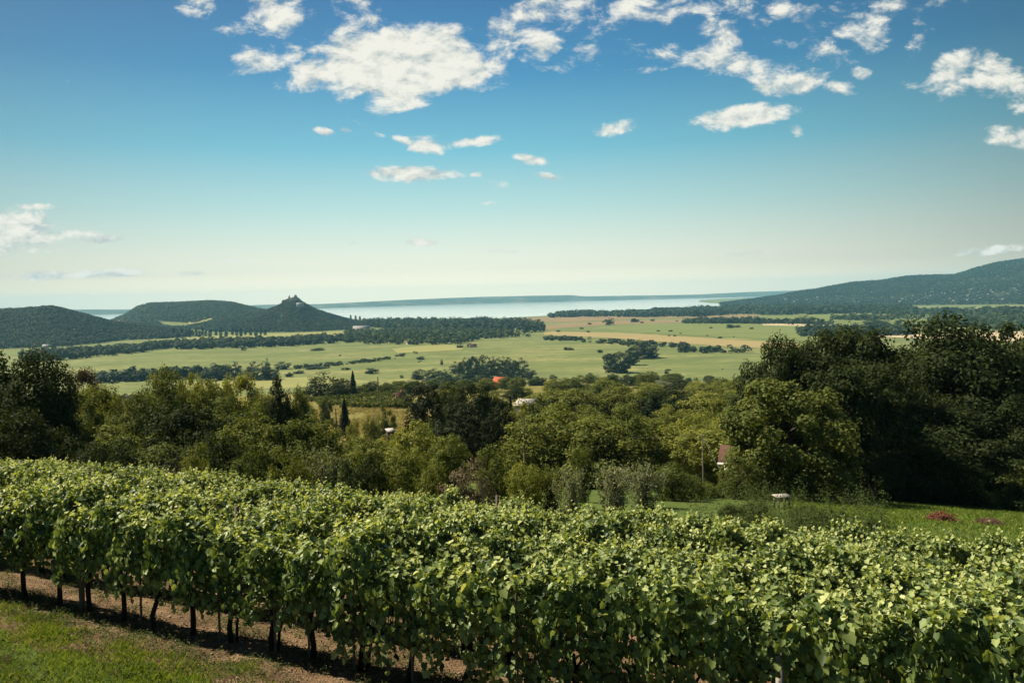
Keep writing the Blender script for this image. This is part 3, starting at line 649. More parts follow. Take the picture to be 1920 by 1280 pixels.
# ------------------------------------------------------------------ things far away: castle ruin, houses, meadow trees
cz = hit(548, 563, hill_castle.z, 1500)
rx0, ry0 = AE(548, 562)[0] * 3000, 3000.; rz0 = float(hill_castle.z(rx0, ry0)) - 6
castle = thing('castle_ruin', 'ruined stone castle with broken towers on the pointed hilltop', 'castle', (rx0, ry0, rz0 + 4), 0, None, (1.05, 1.0, .6))
def ragged(x0, x1, y0, y1, z0, tops):
    A = Acc(); n = len(tops); xs = np.linspace(x0, x1, n + 1)
    for i, tz in enumerate(tops): A.add(*box(xs[i] + .05 * i, xs[i + 1] + .05 * i, y0 + .07 * i, y1 + .05 * i, z0, tz))
    return A
link('curtain_wall', ragged(-22, 16, -9, -6, -8, [4, 7, 9, 8, 11, 10, 12, 9, 7]).mesh('curtain_wall', M['stone']), castle)
link('keep_tower', ragged(8, 17, -5, 5, -8, [25, 30, 28, 22]).mesh('keep_tower', M['stone']), castle)
link('broken_tower', ragged(-13, -7, -4, 3, -8, [19, 26, 15]).mesh('broken_tower', M['stone']), castle)
link('palace_wall', ragged(-6, 8, 4, 8, -8, [12, 14, 17, 15, 11]).mesh('palace_wall', M['stone']), castle)
link('lower_wall', ragged(-34, -20, -14, -11, -16, [-3, 0, 1, -2]).mesh('lower_wall', M['stone']), castle)
link('lower_wall', ragged(16, 30, -12, -9, -18, [3, 0, -2, -5]).mesh('lower_wall', M['stone']), castle)


def house(name, label, p, L, Wd, wall_h, roof_h, rz, wallm, roofm, group=None, windows=3, chimney=True, door=True):
    """gabled house, ridge along local x, front towards local -y"""
    t = thing(name, label, 'house', (p[0], p[1], p[2] - .3), rz, group); A = Acc(); x, y = L / 2, Wd / 2
    V = np.array([[-x, -y, 0], [x, -y, 0], [x, y, 0], [-x, y, 0], [-x, -y, wall_h], [x, -y, wall_h], [x, y, wall_h], [-x, y, wall_h], [-x, 0, wall_h + roof_h], [x, 0, wall_h + roof_h]])
    A.add(V, [[0, 1, 5, 4], [2, 3, 7, 6]]); A.F.setdefault(5, []).append(np.array([[1, 2, 6, 9, 5], [3, 0, 4, 8, 7]])); link('wall', A.mesh('wall', wallm), t)
    R = Acc(); o = .35 * max(1, L / 12); k = roof_h / y; th_ = .18
    for s in (-1, 1):
        q = np.array([[-x - o, s * (y + o), wall_h - k * o], [x + o, s * (y + o), wall_h - k * o], [x + o, 0, wall_h + roof_h], [-x - o, 0, wall_h + roof_h]]); Vq = np.concatenate([q + [0, 0, .02], q + [0, 0, th_]])
        R.add(Vq, [[0, 1, 2, 3], [4, 7, 6, 5], [0, 4, 5, 1], [1, 5, 6, 2], [3, 7, 4, 0]])
    ro = link('roof', R.mesh('roof', roofm), t)
    if chimney: link('chimney', Acc().add(*box(x * .3, x * .3 + .7, -.35, .35, wall_h + roof_h * .4, wall_h + roof_h + .9)).mesh('chimney', M['dullroof']), ro)
    for i in range(windows):
        cx = -x + L * (i + .75) / (windows + .5); f = link('window', Acc().add(*box(cx - .5, cx + .5, -y - .05, -y + .05, wall_h * .42, wall_h * .82)).mesh('window', M['plaster']), t)
        link('pane', Acc().add(*box(cx - .42, cx + .42, -y - .07, -y - .052, wall_h * .46, wall_h * .78)).mesh('pane', M['glass']), f)
    if door: link('door', Acc().add(*box(x * .78 - .45, x * .78 + .45, -y - .06, -y + .02, 0.3, wall_h * .8)).mesh('door', M['darkwood']), t)
    return t


FACE = 0.0
house('village_house', 'big white manor with pinkish roof among trees below the castle hill', plain_pt(678, 622), 46, 20, 10, 8, .1, M['plaster'], M['greyroof'], None, 5, False)
for i, (px, py) in enumerate([(225, 604.5), (232, 605.5), (240, 606), (236, 603.5), (246, 607)]):
    p = hit(px, py, d0=1500); house('village_house', 'small pale house in the cluster at the foot of the wide wooded hill', p, 16, 11, 6, 5, i * .4, M['plaster'], M['dullroof'], 'village houses below the wide wooded hill', 2, False)
house('village_house', 'white house on the slope just below the castle ruin', hit(563, 576, d0=1500) + [0, 0, 3], 24, 10, 9, 4, .1, M['plaster'], M['greyroof'], None, 3, False)
house('farm_barn', 'low reddish barn beside bushes at the wood edge on the meadow', plain_pt(886, 651), 14, 8, 3.4, 3, .3, M['plaster'], M['dullroof'], None, 2, False)
house('farm_barn', 'small pale barn half hidden in bushes at the bright meadow edge', plain_pt(768, 645), 12, 7, 3.4, 3, -.3, M['plaster'], M['dullroof'], None, 2, False)
house('village_house', 'long pale roofed house at the edge of the wood below the dark left hill', plain_pt(88, 651), 18, 8, 4, 3, .0, M['plaster'], M['greyroof'], None, 3, False)
hp = None; hr = np.random.default_rng(5)
first = None
for i in range(85):
    u = hr.uniform(0, 1); px = 1470 + 460 * u ** .75; ridge_y = np.interp(px, [1460, 1600, 1740, 1920], [556, 546, 534, 520]); py = hr.uniform(ridge_y * .6 + 569 * .4, 569)
    p = hit(px, py, hill_right.z, 2500)
    if first is None: first = house('hillside_house', 'tiny white house scattered among trees on the high wooded hill', p, 15, 10, 7.5, 4.5, .2, M['concrete'], M['greyroof'], 'white houses on the high wooded hill', 0, False, False); q = first
    else:
        q = first.copy(); COL.objects.link(q)
        for ch in first.children:
            c = ch.copy(); COL.objects.link(c); c.parent = q
    q.location = (p[0], p[1], p[2] + 5); q.rotation_euler = (0, 0, hr.uniform(-.8, .8)); s = hr.uniform(.3, .68); q.scale = (s, s, s)

G = 'trees of the meadow grove'
for (px, top, base, wd) in [(785, 690, 711, 34), (812, 690, 711, 34), (838, 691, 712, 32), (868, 693, 714, 30), (892, 689, 714, 36), (918, 686, 713, 38), (944, 688, 713, 36), (966, 690, 712, 34), (990, 689, 711, 30)]:
    plain_tree('grove', px, top, base, wd, 'far_mid' if px % 2 else 'far_dark', 'round dark tree in the front line of the meadow grove', 'front line of the meadow grove')
for (px, top, base, wd) in [(858, 676, 700, 30), (872, 671, 701, 26), (888, 661, 702, 24), (906, 662, 702, 36), (928, 668, 702, 26), (942, 666, 701, 24), (955, 668, 701, 30), (975, 671, 702, 34)]:
    plain_tree('grove', px, top, base, wd, 'far_dark', 'taller dark tree in the back line of the meadow grove', 'back line of the meadow grove')
for (px, top, base, wd, lb) in [(1146, 655, 698, 40, 'left dark tree of the dense clump standing on the open meadow'), (1166, 655, 699, 40, 'right front dark tree of the dense clump on the open meadow'), (1196, 638, 672, 44, 'tall dark tree behind the dense clump on the meadow'), (1214, 640, 671, 40, 'dark tree joining the meadow clump to the bushy hedge'), (1182, 650, 684, 34, 'dark tree in the middle of the meadow clump'), (1226, 658, 671, 24, 'low dark bush beside the meadow clump')]:
    plain_tree('grove', px, top, base, wd, 'far_dark', lb)
for (px, top, base, wd) in [(395, 691, 714, 40), (420, 680, 712, 38), (440, 678, 711, 36), (462, 690, 712, 40), (475, 676, 710, 28), (490, 684, 712, 40), (510, 688, 712, 34), (530, 676, 692, 30), (500, 672, 708, 18)]:
    plain_tree('grove', px, top, base, wd, 'far_dark', 'dark round tree in the grove between the two left meadows', 'trees between the two left meadows')
for (px, top, base, wd, lb) in [(543, 698, 706, 16, 'small round bush just off the left meadow grove'), (560, 694, 700, 22, 'low spreading bush beside the ditch on the left meadow'), (592, 686, 691, 46, 'long flat bush on the meadow below the ditch line'), (596, 652, 657, 28, 'flat dark bush high on the left meadow'), (698, 690, 700, 26, 'grey green bush behind the pointed spruce'),
                                (753, 701, 709, 8, 'tiny round tree left of the meadow grove'), (828, 672, 684, 7, 'small upright tree standing above the meadow grove'), (457, 649, 657, 10, 'lone round tree at the lower edge of the left wood'), (862, 646, 652, 14, 'round tree beside the reddish barn'), (881, 642, 651, 12, 'grey bush in front of the wood edge'),
                                (1066, 650, 656, 20, 'lone flat bush in the middle of the meadow'), (1125, 655, 661, 12, 'small bush left of the dense meadow clump'), (1250, 690, 701, 10, 'small dark tree by the brown patch on the meadow'), (1209, 704, 713, 8, 'tiny round bush at the near meadow edge'), (1143, 595, 609, 20, 'lone dark tree in the brown fields near the lake'),
                                (1278, 640, 648, 12, 'round tree at the end of the meadow hedge'), (1106, 697, 712, 18, 'dark tree at the near edge of the meadow'), (648, 688, 693, 18, 'flat bush on the meadow beside the thin ditch'), (1190, 596, 604, 16, 'bush group in the brown field near the shore wood')]:
    plain_tree('bush' if (base - top) < wd * .7 else 'grove', px, top, base, wd, 'far_dark', lb)
for i, px in enumerate([318, 326, 333, 341, 350, 356, 362, 368, 374, 380, 386, 394, 405, 414, 424, 436, 444, 452, 460, 470, 480, 489, 497]):
    base = 631 - (px - 318) * .02 + (i % 3); plain_tree('poplar', px, base - [13, 17, 11, 15][i % 4], base, 5.5 + (i % 3), 'far_dark', 'slim dark poplar in the row below the castle hill', 'poplar row below the castle hill')
for i, px in enumerate([658, 667, 675]): plain_tree('poplar', px, 590 + i, 604, 4.5, 'far_dark', 'slim poplar standing against the lake right of the castle hill', 'poplars against the lake')
for i, px in enumerate([1660, 1690, 1715, 1745, 1775, 1800, 1835, 1870, 1905, 1500, 1515, 1632, 1648]):
    b = 612 if px > 1640 else 606; plain_tree('grove', px, b - [13, 16, 11][i % 3], b + i % 4, 22 + (i % 4) * 4, 'far_mid', 'round grey green tree on the far right fields', 'trees on the far right fields')
for i, px in enumerate([1312, 1322, 1376, 1405, 1418, 1352]): plain_tree('grove', px, 590 + i % 3, 600, 11 + i % 3 * 2, 'far_dark', 'small dark tree in the field hedge before the shore wood', 'trees in the far field hedge')
for i, px in enumerate([1292, 1306, 1330, 1348, 1356, 1378, 1392, 1400]): plain_tree('grove', px, 703 + (i * 7) % 5, 728, 14, 'far_dark', 'upright dark tree at the foot of the slope left of the big dark trees', 'dark trees at the near meadow edge')

rb = np.random.default_rng(61)
for (x0, y0, x1, y1, n) in [(1080, 607, 1410, 601, 7), (1230, 627, 1420, 633, 7), (1040, 617, 1260, 622, 4), (1160, 700, 1390, 690, 4), (560, 664, 800, 676, 6), (1300, 612, 1480, 616, 5)]:
    for i in range(n):
        t_ = rb.uniform(0, 1); px, py = x0 + (x1 - x0) * t_, y0 + (y1 - y0) * t_ + rb.normal() * 2.2; sz = rb.uniform(.5, 1.1) * (2.0 if rb.uniform() < .2 else 1)
        plain_tree('bush', px, py - 3.6 * sz, py, 8 * sz, 'far_dark', 'low dark bush dotted along a field edge on the plain', 'low bushes along the field edges')

# ------------------------------------------------------------------ the middle slope: knoll vineyard, houses, poles, trees
for i in range(9):
    A = Acc(); r = np.random.default_rng(i); x0p, x1p = 585 + i * 4, 775 - abs(i - 5) * 3; d = 318 - i * 8.5; n = 700
    xs = r.uniform(AE(max(570, 700 - (9 - i) * 22), 740)[0] * d, AE(x1p, 740)[0] * d, n); ys = d + r.normal(size=n) * .35 - (xs + 50) * .12; zs = base_z(xs, ys) + r.uniform(.3, 1.9, n)
    V, q = leafquads(r, np.stack([xs, ys, zs], -1), unit(r.normal(size=(n, 3)) + [0, 0, .6]), r.uniform(.5, .9, n), .8)
    tag(link('vine_row', mesh('vine_row', V, [q], M['mid'])), 'row of small vines in the little vineyard on the far knoll', 'vine row', 'vine rows on the far knoll')
p = at(938, 470); house('house', 'house with bright orange red roof among trees before the meadow', p, 8, 7, 2.6, 4.2, -.5, M['plaster'], M['redroof'], None, 2, False)
p = at(982, 150); p[2] = AE(982, 758)[1] * 150 - 1.2
t = thing('shed', 'dark shed with pale flat sloping roof in the middle of the trees', 'shed', p, -.35)
link('wall', Acc().add(*box(-1.5, 1.5, -1.2, 1.2, -3, 1.0)).mesh('wall', M['darkwood']), t)
rv, rf = box(-1.75, 1.75, -1.5, 1.5, 0, .12); rv[:, 2] += 1.1 + (rv[:, 1] + 1.5) * .3; link('roof', Acc().add(rv, rf).mesh('roof', M['greyroof']), t)
wn = link('window', Acc().add(*box(-1.1, -.7, -1.26, -1.19, .2, .7)).mesh('window', M['plaster']), t); wn = link('window', Acc().add(*box(.2, .6, -1.26, -1.19, .2, .7)).mesh('window', M['plaster']), t)
p = at(748, 300); house('house', 'small house with rusty roof at the end of the knoll vineyard', p - [0, 0, .6], 3.2, 2.6, 1.7, 1.5, .4, M['plaster'], M['dullroof'], None, 1, True)
p = at(728, 104); p[2] = AE(728, 806)[1] * 104
t = thing('shed', 'little shed whose white roof peeks out of the bushes', 'shed', p, .5); link('wall', Acc().add(*box(-.45, .45, -.4, .4, -2.6, -.2)).mesh('wall', M['darkwood']), t); rv, rf = box(-.55, .55, -.5, .5, -.2, -.12); rv[:, 2] += (rv[:, 1] + .5) * .3; link('roof', Acc().add(rv, rf).mesh('roof', M['greyroof']), t)

# cottage half hidden behind the walnut tree
HD = 58.; p = at(1362, HD); p[0] = AE(1411, 880)[0] * HD; p[2] = float(ground_z(p[0], HD))
top_z = AE(1400, 840)[1] * HD; base_h = AE(1345, 882)[1] * HD
cot = thing('cottage', 'white cottage with red tiled roof half hidden by the walnut tree', 'cottage', p, -.34)
wh = AE(1345, 857)[1] * HD - p[2]; rh = top_z - p[2] - wh
A = Acc(); L_, W_ = 3.8, 3.2; x, y = L_ / 2, W_ / 2
A.add(np.array([[-x, -y, -.5], [x, -y, -.5], [x, y, -.5], [-x, y, -.5], [-x, -y, wh], [x, -y, wh], [x, y, wh], [-x, y, wh], [-x, 0, wh + rh], [x, 0, wh + rh]]), [[0, 1, 5, 4], [2, 3, 7, 6]]); A.F.setdefault(5, []).append(np.array([[1, 2, 6, 9, 5], [3, 0, 4, 8, 7]])); link('wall', A.mesh('wall', M['plaster']), cot)
R = Acc(); k = rh / y
for s in (-1, 1):
    q = np.array([[-x - .4, s * (y + .4), wh - k * .4], [x + .4, s * (y + .4), wh - k * .4], [x + .4, 0, wh + rh], [-x - .4, 0, wh + rh]]); R.add(np.concatenate([q + [0, 0, .02], q + [0, 0, .16]]), [[0, 1, 2, 3], [4, 7, 6, 5], [0, 4, 5, 1], [1, 5, 6, 2], [3, 7, 4, 0]])
ro = link('roof', R.mesh('roof', M['cotroof']), cot); link('chimney', Acc().add(*box(-.4, .3, -.3, .3, wh + rh * .5, wh + rh + .7)).mesh('chimney', M['plaster']), ro)
link('fascia', Acc().add(*box(-x - .42, x + .42, -y - .47, -y - .41, wh - k * .4 - .16, wh - k * .4 + .02)).mesh('fascia', M['plaster']), ro)
wv = link('window', Acc().add(*box(x - .02, x + .05, -.5, .5, wh * .45, wh * .85)).mesh('window', M['plaster']), cot); link('pane', Acc().add(*box(x + .052, x + .07, -.42, .42, wh * .48, wh * .82)).mesh('pane', M['glass']), wv)
wv = link('window', Acc().add(*box(-1.5, -.5, -y - .05, -y + .02, wh * .45, wh * .85)).mesh('window', M['plaster']), cot); link('pane', Acc().add(*box(-1.42, -.58, -y - .07, -y - .052, wh * .48, wh * .82)).mesh('pane', M['glass']), wv)
link('door', Acc().add(*box(.6, 1.5, -y - .06, -y + .02, 0, wh * .82)).mesh('door', M['darkwood']), cot)


def pole(label, px, top, d, rad, mat, name='utility_pole', arm=False, cat='pole'):
    p = at(px, d); a, e = AE(px, top); h = e * d - p[2]; t = thing(name, label, cat, p)
    link('shaft', Acc().add(*tube([[0, 0, -.5], [0, 0, h * .5], [0, 0, h]], [rad, rad * .9, rad * .75], 8)).mesh('shaft', mat, True), t)
    if arm:
        link('crossarm', Acc().add(*box(-.7, .7, -.05, .05, h - .55, h - .43)).mesh('crossarm', mat), t)
        for s in (-.6, .6): link('insulator', Acc().add(*tube([[s, 0, h - .43], [s, 0, h - .35], [s, 0, h - .26]], [.04, .06, .03], 6)).mesh('insulator', M['plaster']), t)
    return t, np.array([p[0], p[1], p[2] + h])


_, P1 = pole('thin grey utility pole standing in front of the dark trees', 980, 783, 64, .085, M['pole'])
_, P2 = pole('thin grey pole beside the yellow bush near the cottage', 1316, 812, 62, .055, M['pole'])
pole('dark wooden post rising from the hedge behind the knoll vineyard', 708, 706, 285, .22, M['wood'], 'wooden_post', cat='post')
pole('rusty brown post in the yellow grass below the knoll vineyard', 627, 766, 150, .13, M['metal'], 'rusty_post', cat='post')
def cable(a, b, sag, label):
    tt = np.linspace(0, 1, 14)[:, None]; pt = a + (b - a) * tt; pt[:, 2] -= (4 * sag * tt * (1 - tt))[:, 0]; tag(link('overhead_wire', Acc().add(*tube(pt, np.full(14, .006), 5)).mesh('overhead_wire', M['wire'])), label, 'wire')
cable(P1 + [0, 0, -.26], P2 + [0, 0, -.1], .7, 'thin overhead wire between the two grey utility poles')
cable(P2 + [0, 0, -.1], np.array([AE(1350, 842)[0] * HD, HD, top_z - 1.5]), .2, 'short overhead wire from the thin pole to the cottage gable')

TREES = [
    # left
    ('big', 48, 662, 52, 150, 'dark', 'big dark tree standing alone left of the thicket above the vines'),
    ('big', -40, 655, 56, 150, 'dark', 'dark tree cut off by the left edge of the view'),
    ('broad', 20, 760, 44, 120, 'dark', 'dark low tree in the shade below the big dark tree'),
    ('broad', 152, 700, 122, 66, 'rust', 'dark reddish tree right behind the big dark tree'),
    ('broad', 206, 722, 112, 52, 'yellow', 'pale bush with light green side behind the left thicket'),
    ('broad', 300, 692, 78, 96, 'olive', 'tallest olive green tree in the left thicket'),
    ('broad', 345, 704, 88, 62, 'yellow', 'light green tree beside the tallest one in the left thicket'),
    ('broad', 185, 735, 70, 110, 'olive', 'wide olive tree at the left end of the thicket'),
    ('broad', 130, 752, 66, 90, 'mid', 'mid green tree beside the big dark tree trunk'),
    ('broad', 250, 738, 66, 110, 'mid', 'mid green tree in front of the tallest thicket tree'),
    ('broad', 385, 716, 80, 84, 'olive', 'olive tree right of the light green thicket tree'),
    ('broad', 450, 711, 84, 80, 'yellow', 'yellow green rounded tree in the middle of the left thicket'),
    ('broad', 500, 716, 78, 70, 'olive', 'olive tree just left of the slim dark pine'),
    ('pine', 525, 708, 72, 54, 'conifer', 'slim dark pine at the right end of the left thicket'),
    ('broad', 556, 728, 82, 52, 'mid', 'small mid green tree right of the slim dark pine'),
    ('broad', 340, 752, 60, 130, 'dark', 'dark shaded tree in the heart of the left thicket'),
    ('broad', 430, 750, 62, 120, 'mid', 'mid green tree below the yellow green rounded tree'),
    ('grove', 605, 699, 330, 82, 'dark', 'big dark round tree on the knoll beside the far vineyard'),
    ('broad', 640, 712, 325, 40, 'dark', 'small dark tree between round knoll tree and pointed spruce'),
    ('spruce', 661, 695, 318, 24, 'conifer', 'pointed spruce standing above the hedge on the knoll'),
    ('spruce', 645, 748, 165, 38, 'conifer', 'small dark spruce alone on the yellow grass slope'),
    ('shrub', 610, 742, 205, 26, 'mid', 'round green bush on the crest of the yellow grass slope'),
    ('shrub', 575, 752, 200, 34, 'yellow', 'yellow green bush at the left end of the yellow grass slope'),
    ('shrub', 730, 811, 97, 50, 'yellow', 'yellow green bush right in front of the little shed'),
    ('shrub', 694, 782, 130, 32, 'olive', 'olive bush low on the yellow grass slope'),
    ('shrub', 725, 762, 160, 34, 'mid', 'green bush at the right end of the yellow grass slope'),
    ('shrub', 662, 786, 130, 30, 'yellow', 'small yellow bush in the dip below the dark slope spruce'),
    ('shrub', 598, 780, 140, 32, 'olive', 'olive bush left of the rusty post'),
    # centre
    ('pine', 797, 710, 112, 84, 'conifer', 'tall dark pine right of the knoll vineyard'),
    ('broad', 846, 716, 112, 66, 'mid', 'olive crowned tree right of the tall dark pine'),
    ('broad', 885, 722, 106, 84, 'dark', 'dark broad tree left of the shed with pale roof'),
    ('pine', 865, 745, 88, 90, 'conifer', 'dark pine with drooping branches in the centre thicket'),
    ('pine', 936, 752, 84, 60, 'conifer', 'narrow dark pine left of the utility pole'),
    ('spruce', 957, 742, 150, 24, 'conifer', 'tiny pointed cypress beside the shed with pale roof'),
    ('broad', 980, 752, 86, 70, 'yellow', 'yellow green tree with hanging leaves behind the utility pole'),
    ('broad', 1020, 756, 78, 100, 'dark', 'big round dark tree just right of the utility pole'),
    ('broad', 1112, 775, 80, 130, 'olive', 'wide olive tree right of the round dark tree'),
    ('broad', 1180, 778, 86, 90, 'yellow', 'yellow green tree in the middle of the right thicket'),
    ('broad', 1236, 786, 88, 90, 'olive', 'olive tree behind the silvery willow shrubs'),
    ('broad', 1290, 782, 84, 80, 'yellow', 'yellow green tree left of the thin grey pole'),
    ('shrub', 1292, 826, 66, 60, 'yellow', 'bright yellow bush left of the thin grey pole'),
    ('broad', 1345, 752, 92, 84, 'olive', 'olive tree left of the big walnut crown'),
    ('broad', 1060, 720, 160, 120, 'olive', 'wide olive tree right above the shed with pale roof'),
    ('broad', 1125, 716, 170, 110, 'mid', 'mid green tree in the back row of the right thicket'),
    ('broad', 1190, 726, 160, 100, 'olive', 'olive tree at the middle of the back row of the right thicket'),
    ('broad', 1255, 733, 155, 100, 'dark', 'dark green tree in the back row near the big right trees'),
    ('broad', 1320, 736, 150, 100, 'yellow', 'yellow green tree at the right end of the back row'),
    ('broad', 1380, 728, 160, 90, 'mid', 'mid green tree touching the big dark right trees'),
    ('broad', 1240, 712, 330, 44, 'silver', 'silvery tree behind the right thicket at the meadow edge'),
    ('broad', 1278, 710, 330, 36, 'dark', 'dark tree beside the silvery one at the meadow edge'),
    # right mass
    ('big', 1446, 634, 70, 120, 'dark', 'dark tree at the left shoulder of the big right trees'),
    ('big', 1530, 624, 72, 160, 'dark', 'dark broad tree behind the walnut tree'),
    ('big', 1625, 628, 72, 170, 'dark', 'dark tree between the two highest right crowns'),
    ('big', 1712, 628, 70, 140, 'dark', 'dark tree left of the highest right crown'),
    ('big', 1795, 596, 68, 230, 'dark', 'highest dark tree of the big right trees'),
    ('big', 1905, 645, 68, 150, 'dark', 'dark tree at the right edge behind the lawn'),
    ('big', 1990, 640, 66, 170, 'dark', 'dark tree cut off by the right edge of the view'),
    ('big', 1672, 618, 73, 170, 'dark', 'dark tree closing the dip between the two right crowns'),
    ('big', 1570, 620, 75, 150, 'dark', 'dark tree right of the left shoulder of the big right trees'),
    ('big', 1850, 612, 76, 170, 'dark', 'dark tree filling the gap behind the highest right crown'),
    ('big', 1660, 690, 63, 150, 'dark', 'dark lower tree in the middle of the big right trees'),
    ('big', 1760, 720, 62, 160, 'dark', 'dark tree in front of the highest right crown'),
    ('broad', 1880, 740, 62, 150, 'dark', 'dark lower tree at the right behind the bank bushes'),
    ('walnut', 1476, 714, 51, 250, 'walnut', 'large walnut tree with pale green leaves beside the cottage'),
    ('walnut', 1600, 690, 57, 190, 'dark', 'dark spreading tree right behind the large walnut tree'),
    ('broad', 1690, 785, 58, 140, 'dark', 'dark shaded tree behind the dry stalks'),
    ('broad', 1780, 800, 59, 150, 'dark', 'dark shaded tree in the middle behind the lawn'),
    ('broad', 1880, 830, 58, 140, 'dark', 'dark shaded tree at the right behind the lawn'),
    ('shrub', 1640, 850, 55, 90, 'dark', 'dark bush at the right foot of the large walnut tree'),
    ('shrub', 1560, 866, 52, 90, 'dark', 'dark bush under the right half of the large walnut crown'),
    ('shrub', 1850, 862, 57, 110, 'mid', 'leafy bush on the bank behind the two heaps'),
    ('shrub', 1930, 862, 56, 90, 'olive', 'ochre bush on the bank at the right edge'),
    ('broad', 1398, 800, 52, 66, 'walnut', 'pale green young tree in front of the cottage roof'),
    ('shrub', 1352, 906, 49, 50, 'mid', 'small green bush below the white cottage wall'),
    ('shrub', 1316, 900, 48, 56, 'olive', 'olive bush at the cottage corner behind the weeds'),
    ('shrub', 1390, 852, 48, 84, 'walnut', 'leafy bush at the left foot of the large walnut tree'),
    ('shrub', 1368, 939, 33, 48, 'tallweed', 'clump of tall leafy weeds between the vines and the lawn'),
    ('shrub', 1415, 935, 34, 56, 'tallweed', 'clump of tall leafy weeds between the vines and the lawn'),
    ('shrub', 1512, 943, 32, 60, 'tallweed', 'clump of tall leafy weeds between the vines and the lawn'),
    ('shrub', 1552, 951, 30.5, 50, 'tallweed', 'clump of tall leafy weeds between the vines and the lawn'),
    ('shrub', 1592, 957, 30, 54, 'tallweed', 'clump of tall leafy weeds between the vines and the lawn'),
    ('shrub', 1634, 965, 29, 44, 'tallweed', 'clump of tall leafy weeds between the vines and the lawn'),
    # low front bushes right behind the vineyard
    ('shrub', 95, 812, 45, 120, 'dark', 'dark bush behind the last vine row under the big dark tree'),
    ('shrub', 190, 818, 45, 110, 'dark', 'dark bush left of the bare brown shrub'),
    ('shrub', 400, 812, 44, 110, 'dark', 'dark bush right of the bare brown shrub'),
    ('shrub', 365, 838, 40, 70, 'olive', 'small olive bush just behind the last vine row'),
    ('broad', 478, 776, 50, 120, 'olive', 'olive tree behind the middle left of the vines'),
    ('shrub', 470, 838, 40, 80, 'mid', 'small bush below the olive tree behind the vines'),
    ('broad', 566, 782, 50, 120, 'mid', 'mid green tree behind the vines below the yellow slope'),
    ('willow', 600, 828, 40, 90, 'silver', 'silvery shrub behind the vines left of centre'),
    ('shrub', 540, 842, 38, 80, 'olive', 'olive bush beside the left silvery shrub'),
    ('broad', 632, 806, 60, 90, 'olive', 'olive tree left of the little white roofed shed'),
    ('broad', 700, 816, 54, 100, 'olive', 'olive tree just below the little white roofed shed'),
    ('shrub', 680, 846, 38, 90, 'dark', 'dark bush behind the vines left of centre'),
    ('broad', 785, 792, 54, 110, 'yellow', 'yellow olive tree in front of the tall dark pine'),
    ('shrub', 755, 838, 38, 100, 'olive', 'olive bush just above the vines near the centre'),
    ('broad', 838, 818, 50, 80, 'olive', 'olive tree left of the dry brown bush'),
    ('shrub', 868, 866, 34, 96, 'dry', 'dry straw coloured bush behind the vines'),
    ('shrub', 812, 862, 36, 70, 'olive', 'low olive bush left of the dry straw coloured bush'),
    ('shrub', 926, 834, 42, 84, 'mid', 'rounded green bush right of the dry straw coloured bush'),
    ('shrub', 985, 862, 38, 70, 'yellow', 'low yellow green bush at the foot of the utility pole'),
    ('willow', 1030, 864, 38, 70, 'olive', 'low olive shrub right of the utility pole foot'),
    ('willow', 1092, 826, 42, 46, 'mid', 'slim upright dark shrub left of the silvery willows'),
    ('willow', 1150, 858, 36, 92, 'silver', 'largest silvery willow shrub behind the vines'),
    ('willow', 1205, 862, 38, 80, 'silver', 'second silvery willow shrub right of the largest one'),
    ('willow', 1070, 872, 36, 70, 'silver', 'silvery shrub left of the slim upright shrub'),
    ('shrub', 1258, 866, 44, 84, 'mid', 'green bush between the silvery willows and cottage'),
    ('shrub', 1296, 884, 46, 64, 'mid', 'green bush just left of the cottage wall'),
]
for (k, px, top, d, wp, mt, lb) in TREES: tree_px(k, px, top, d, wp, mt, lb, 'weed clumps between vines and lawn' if mt == 'tallweed' else None)

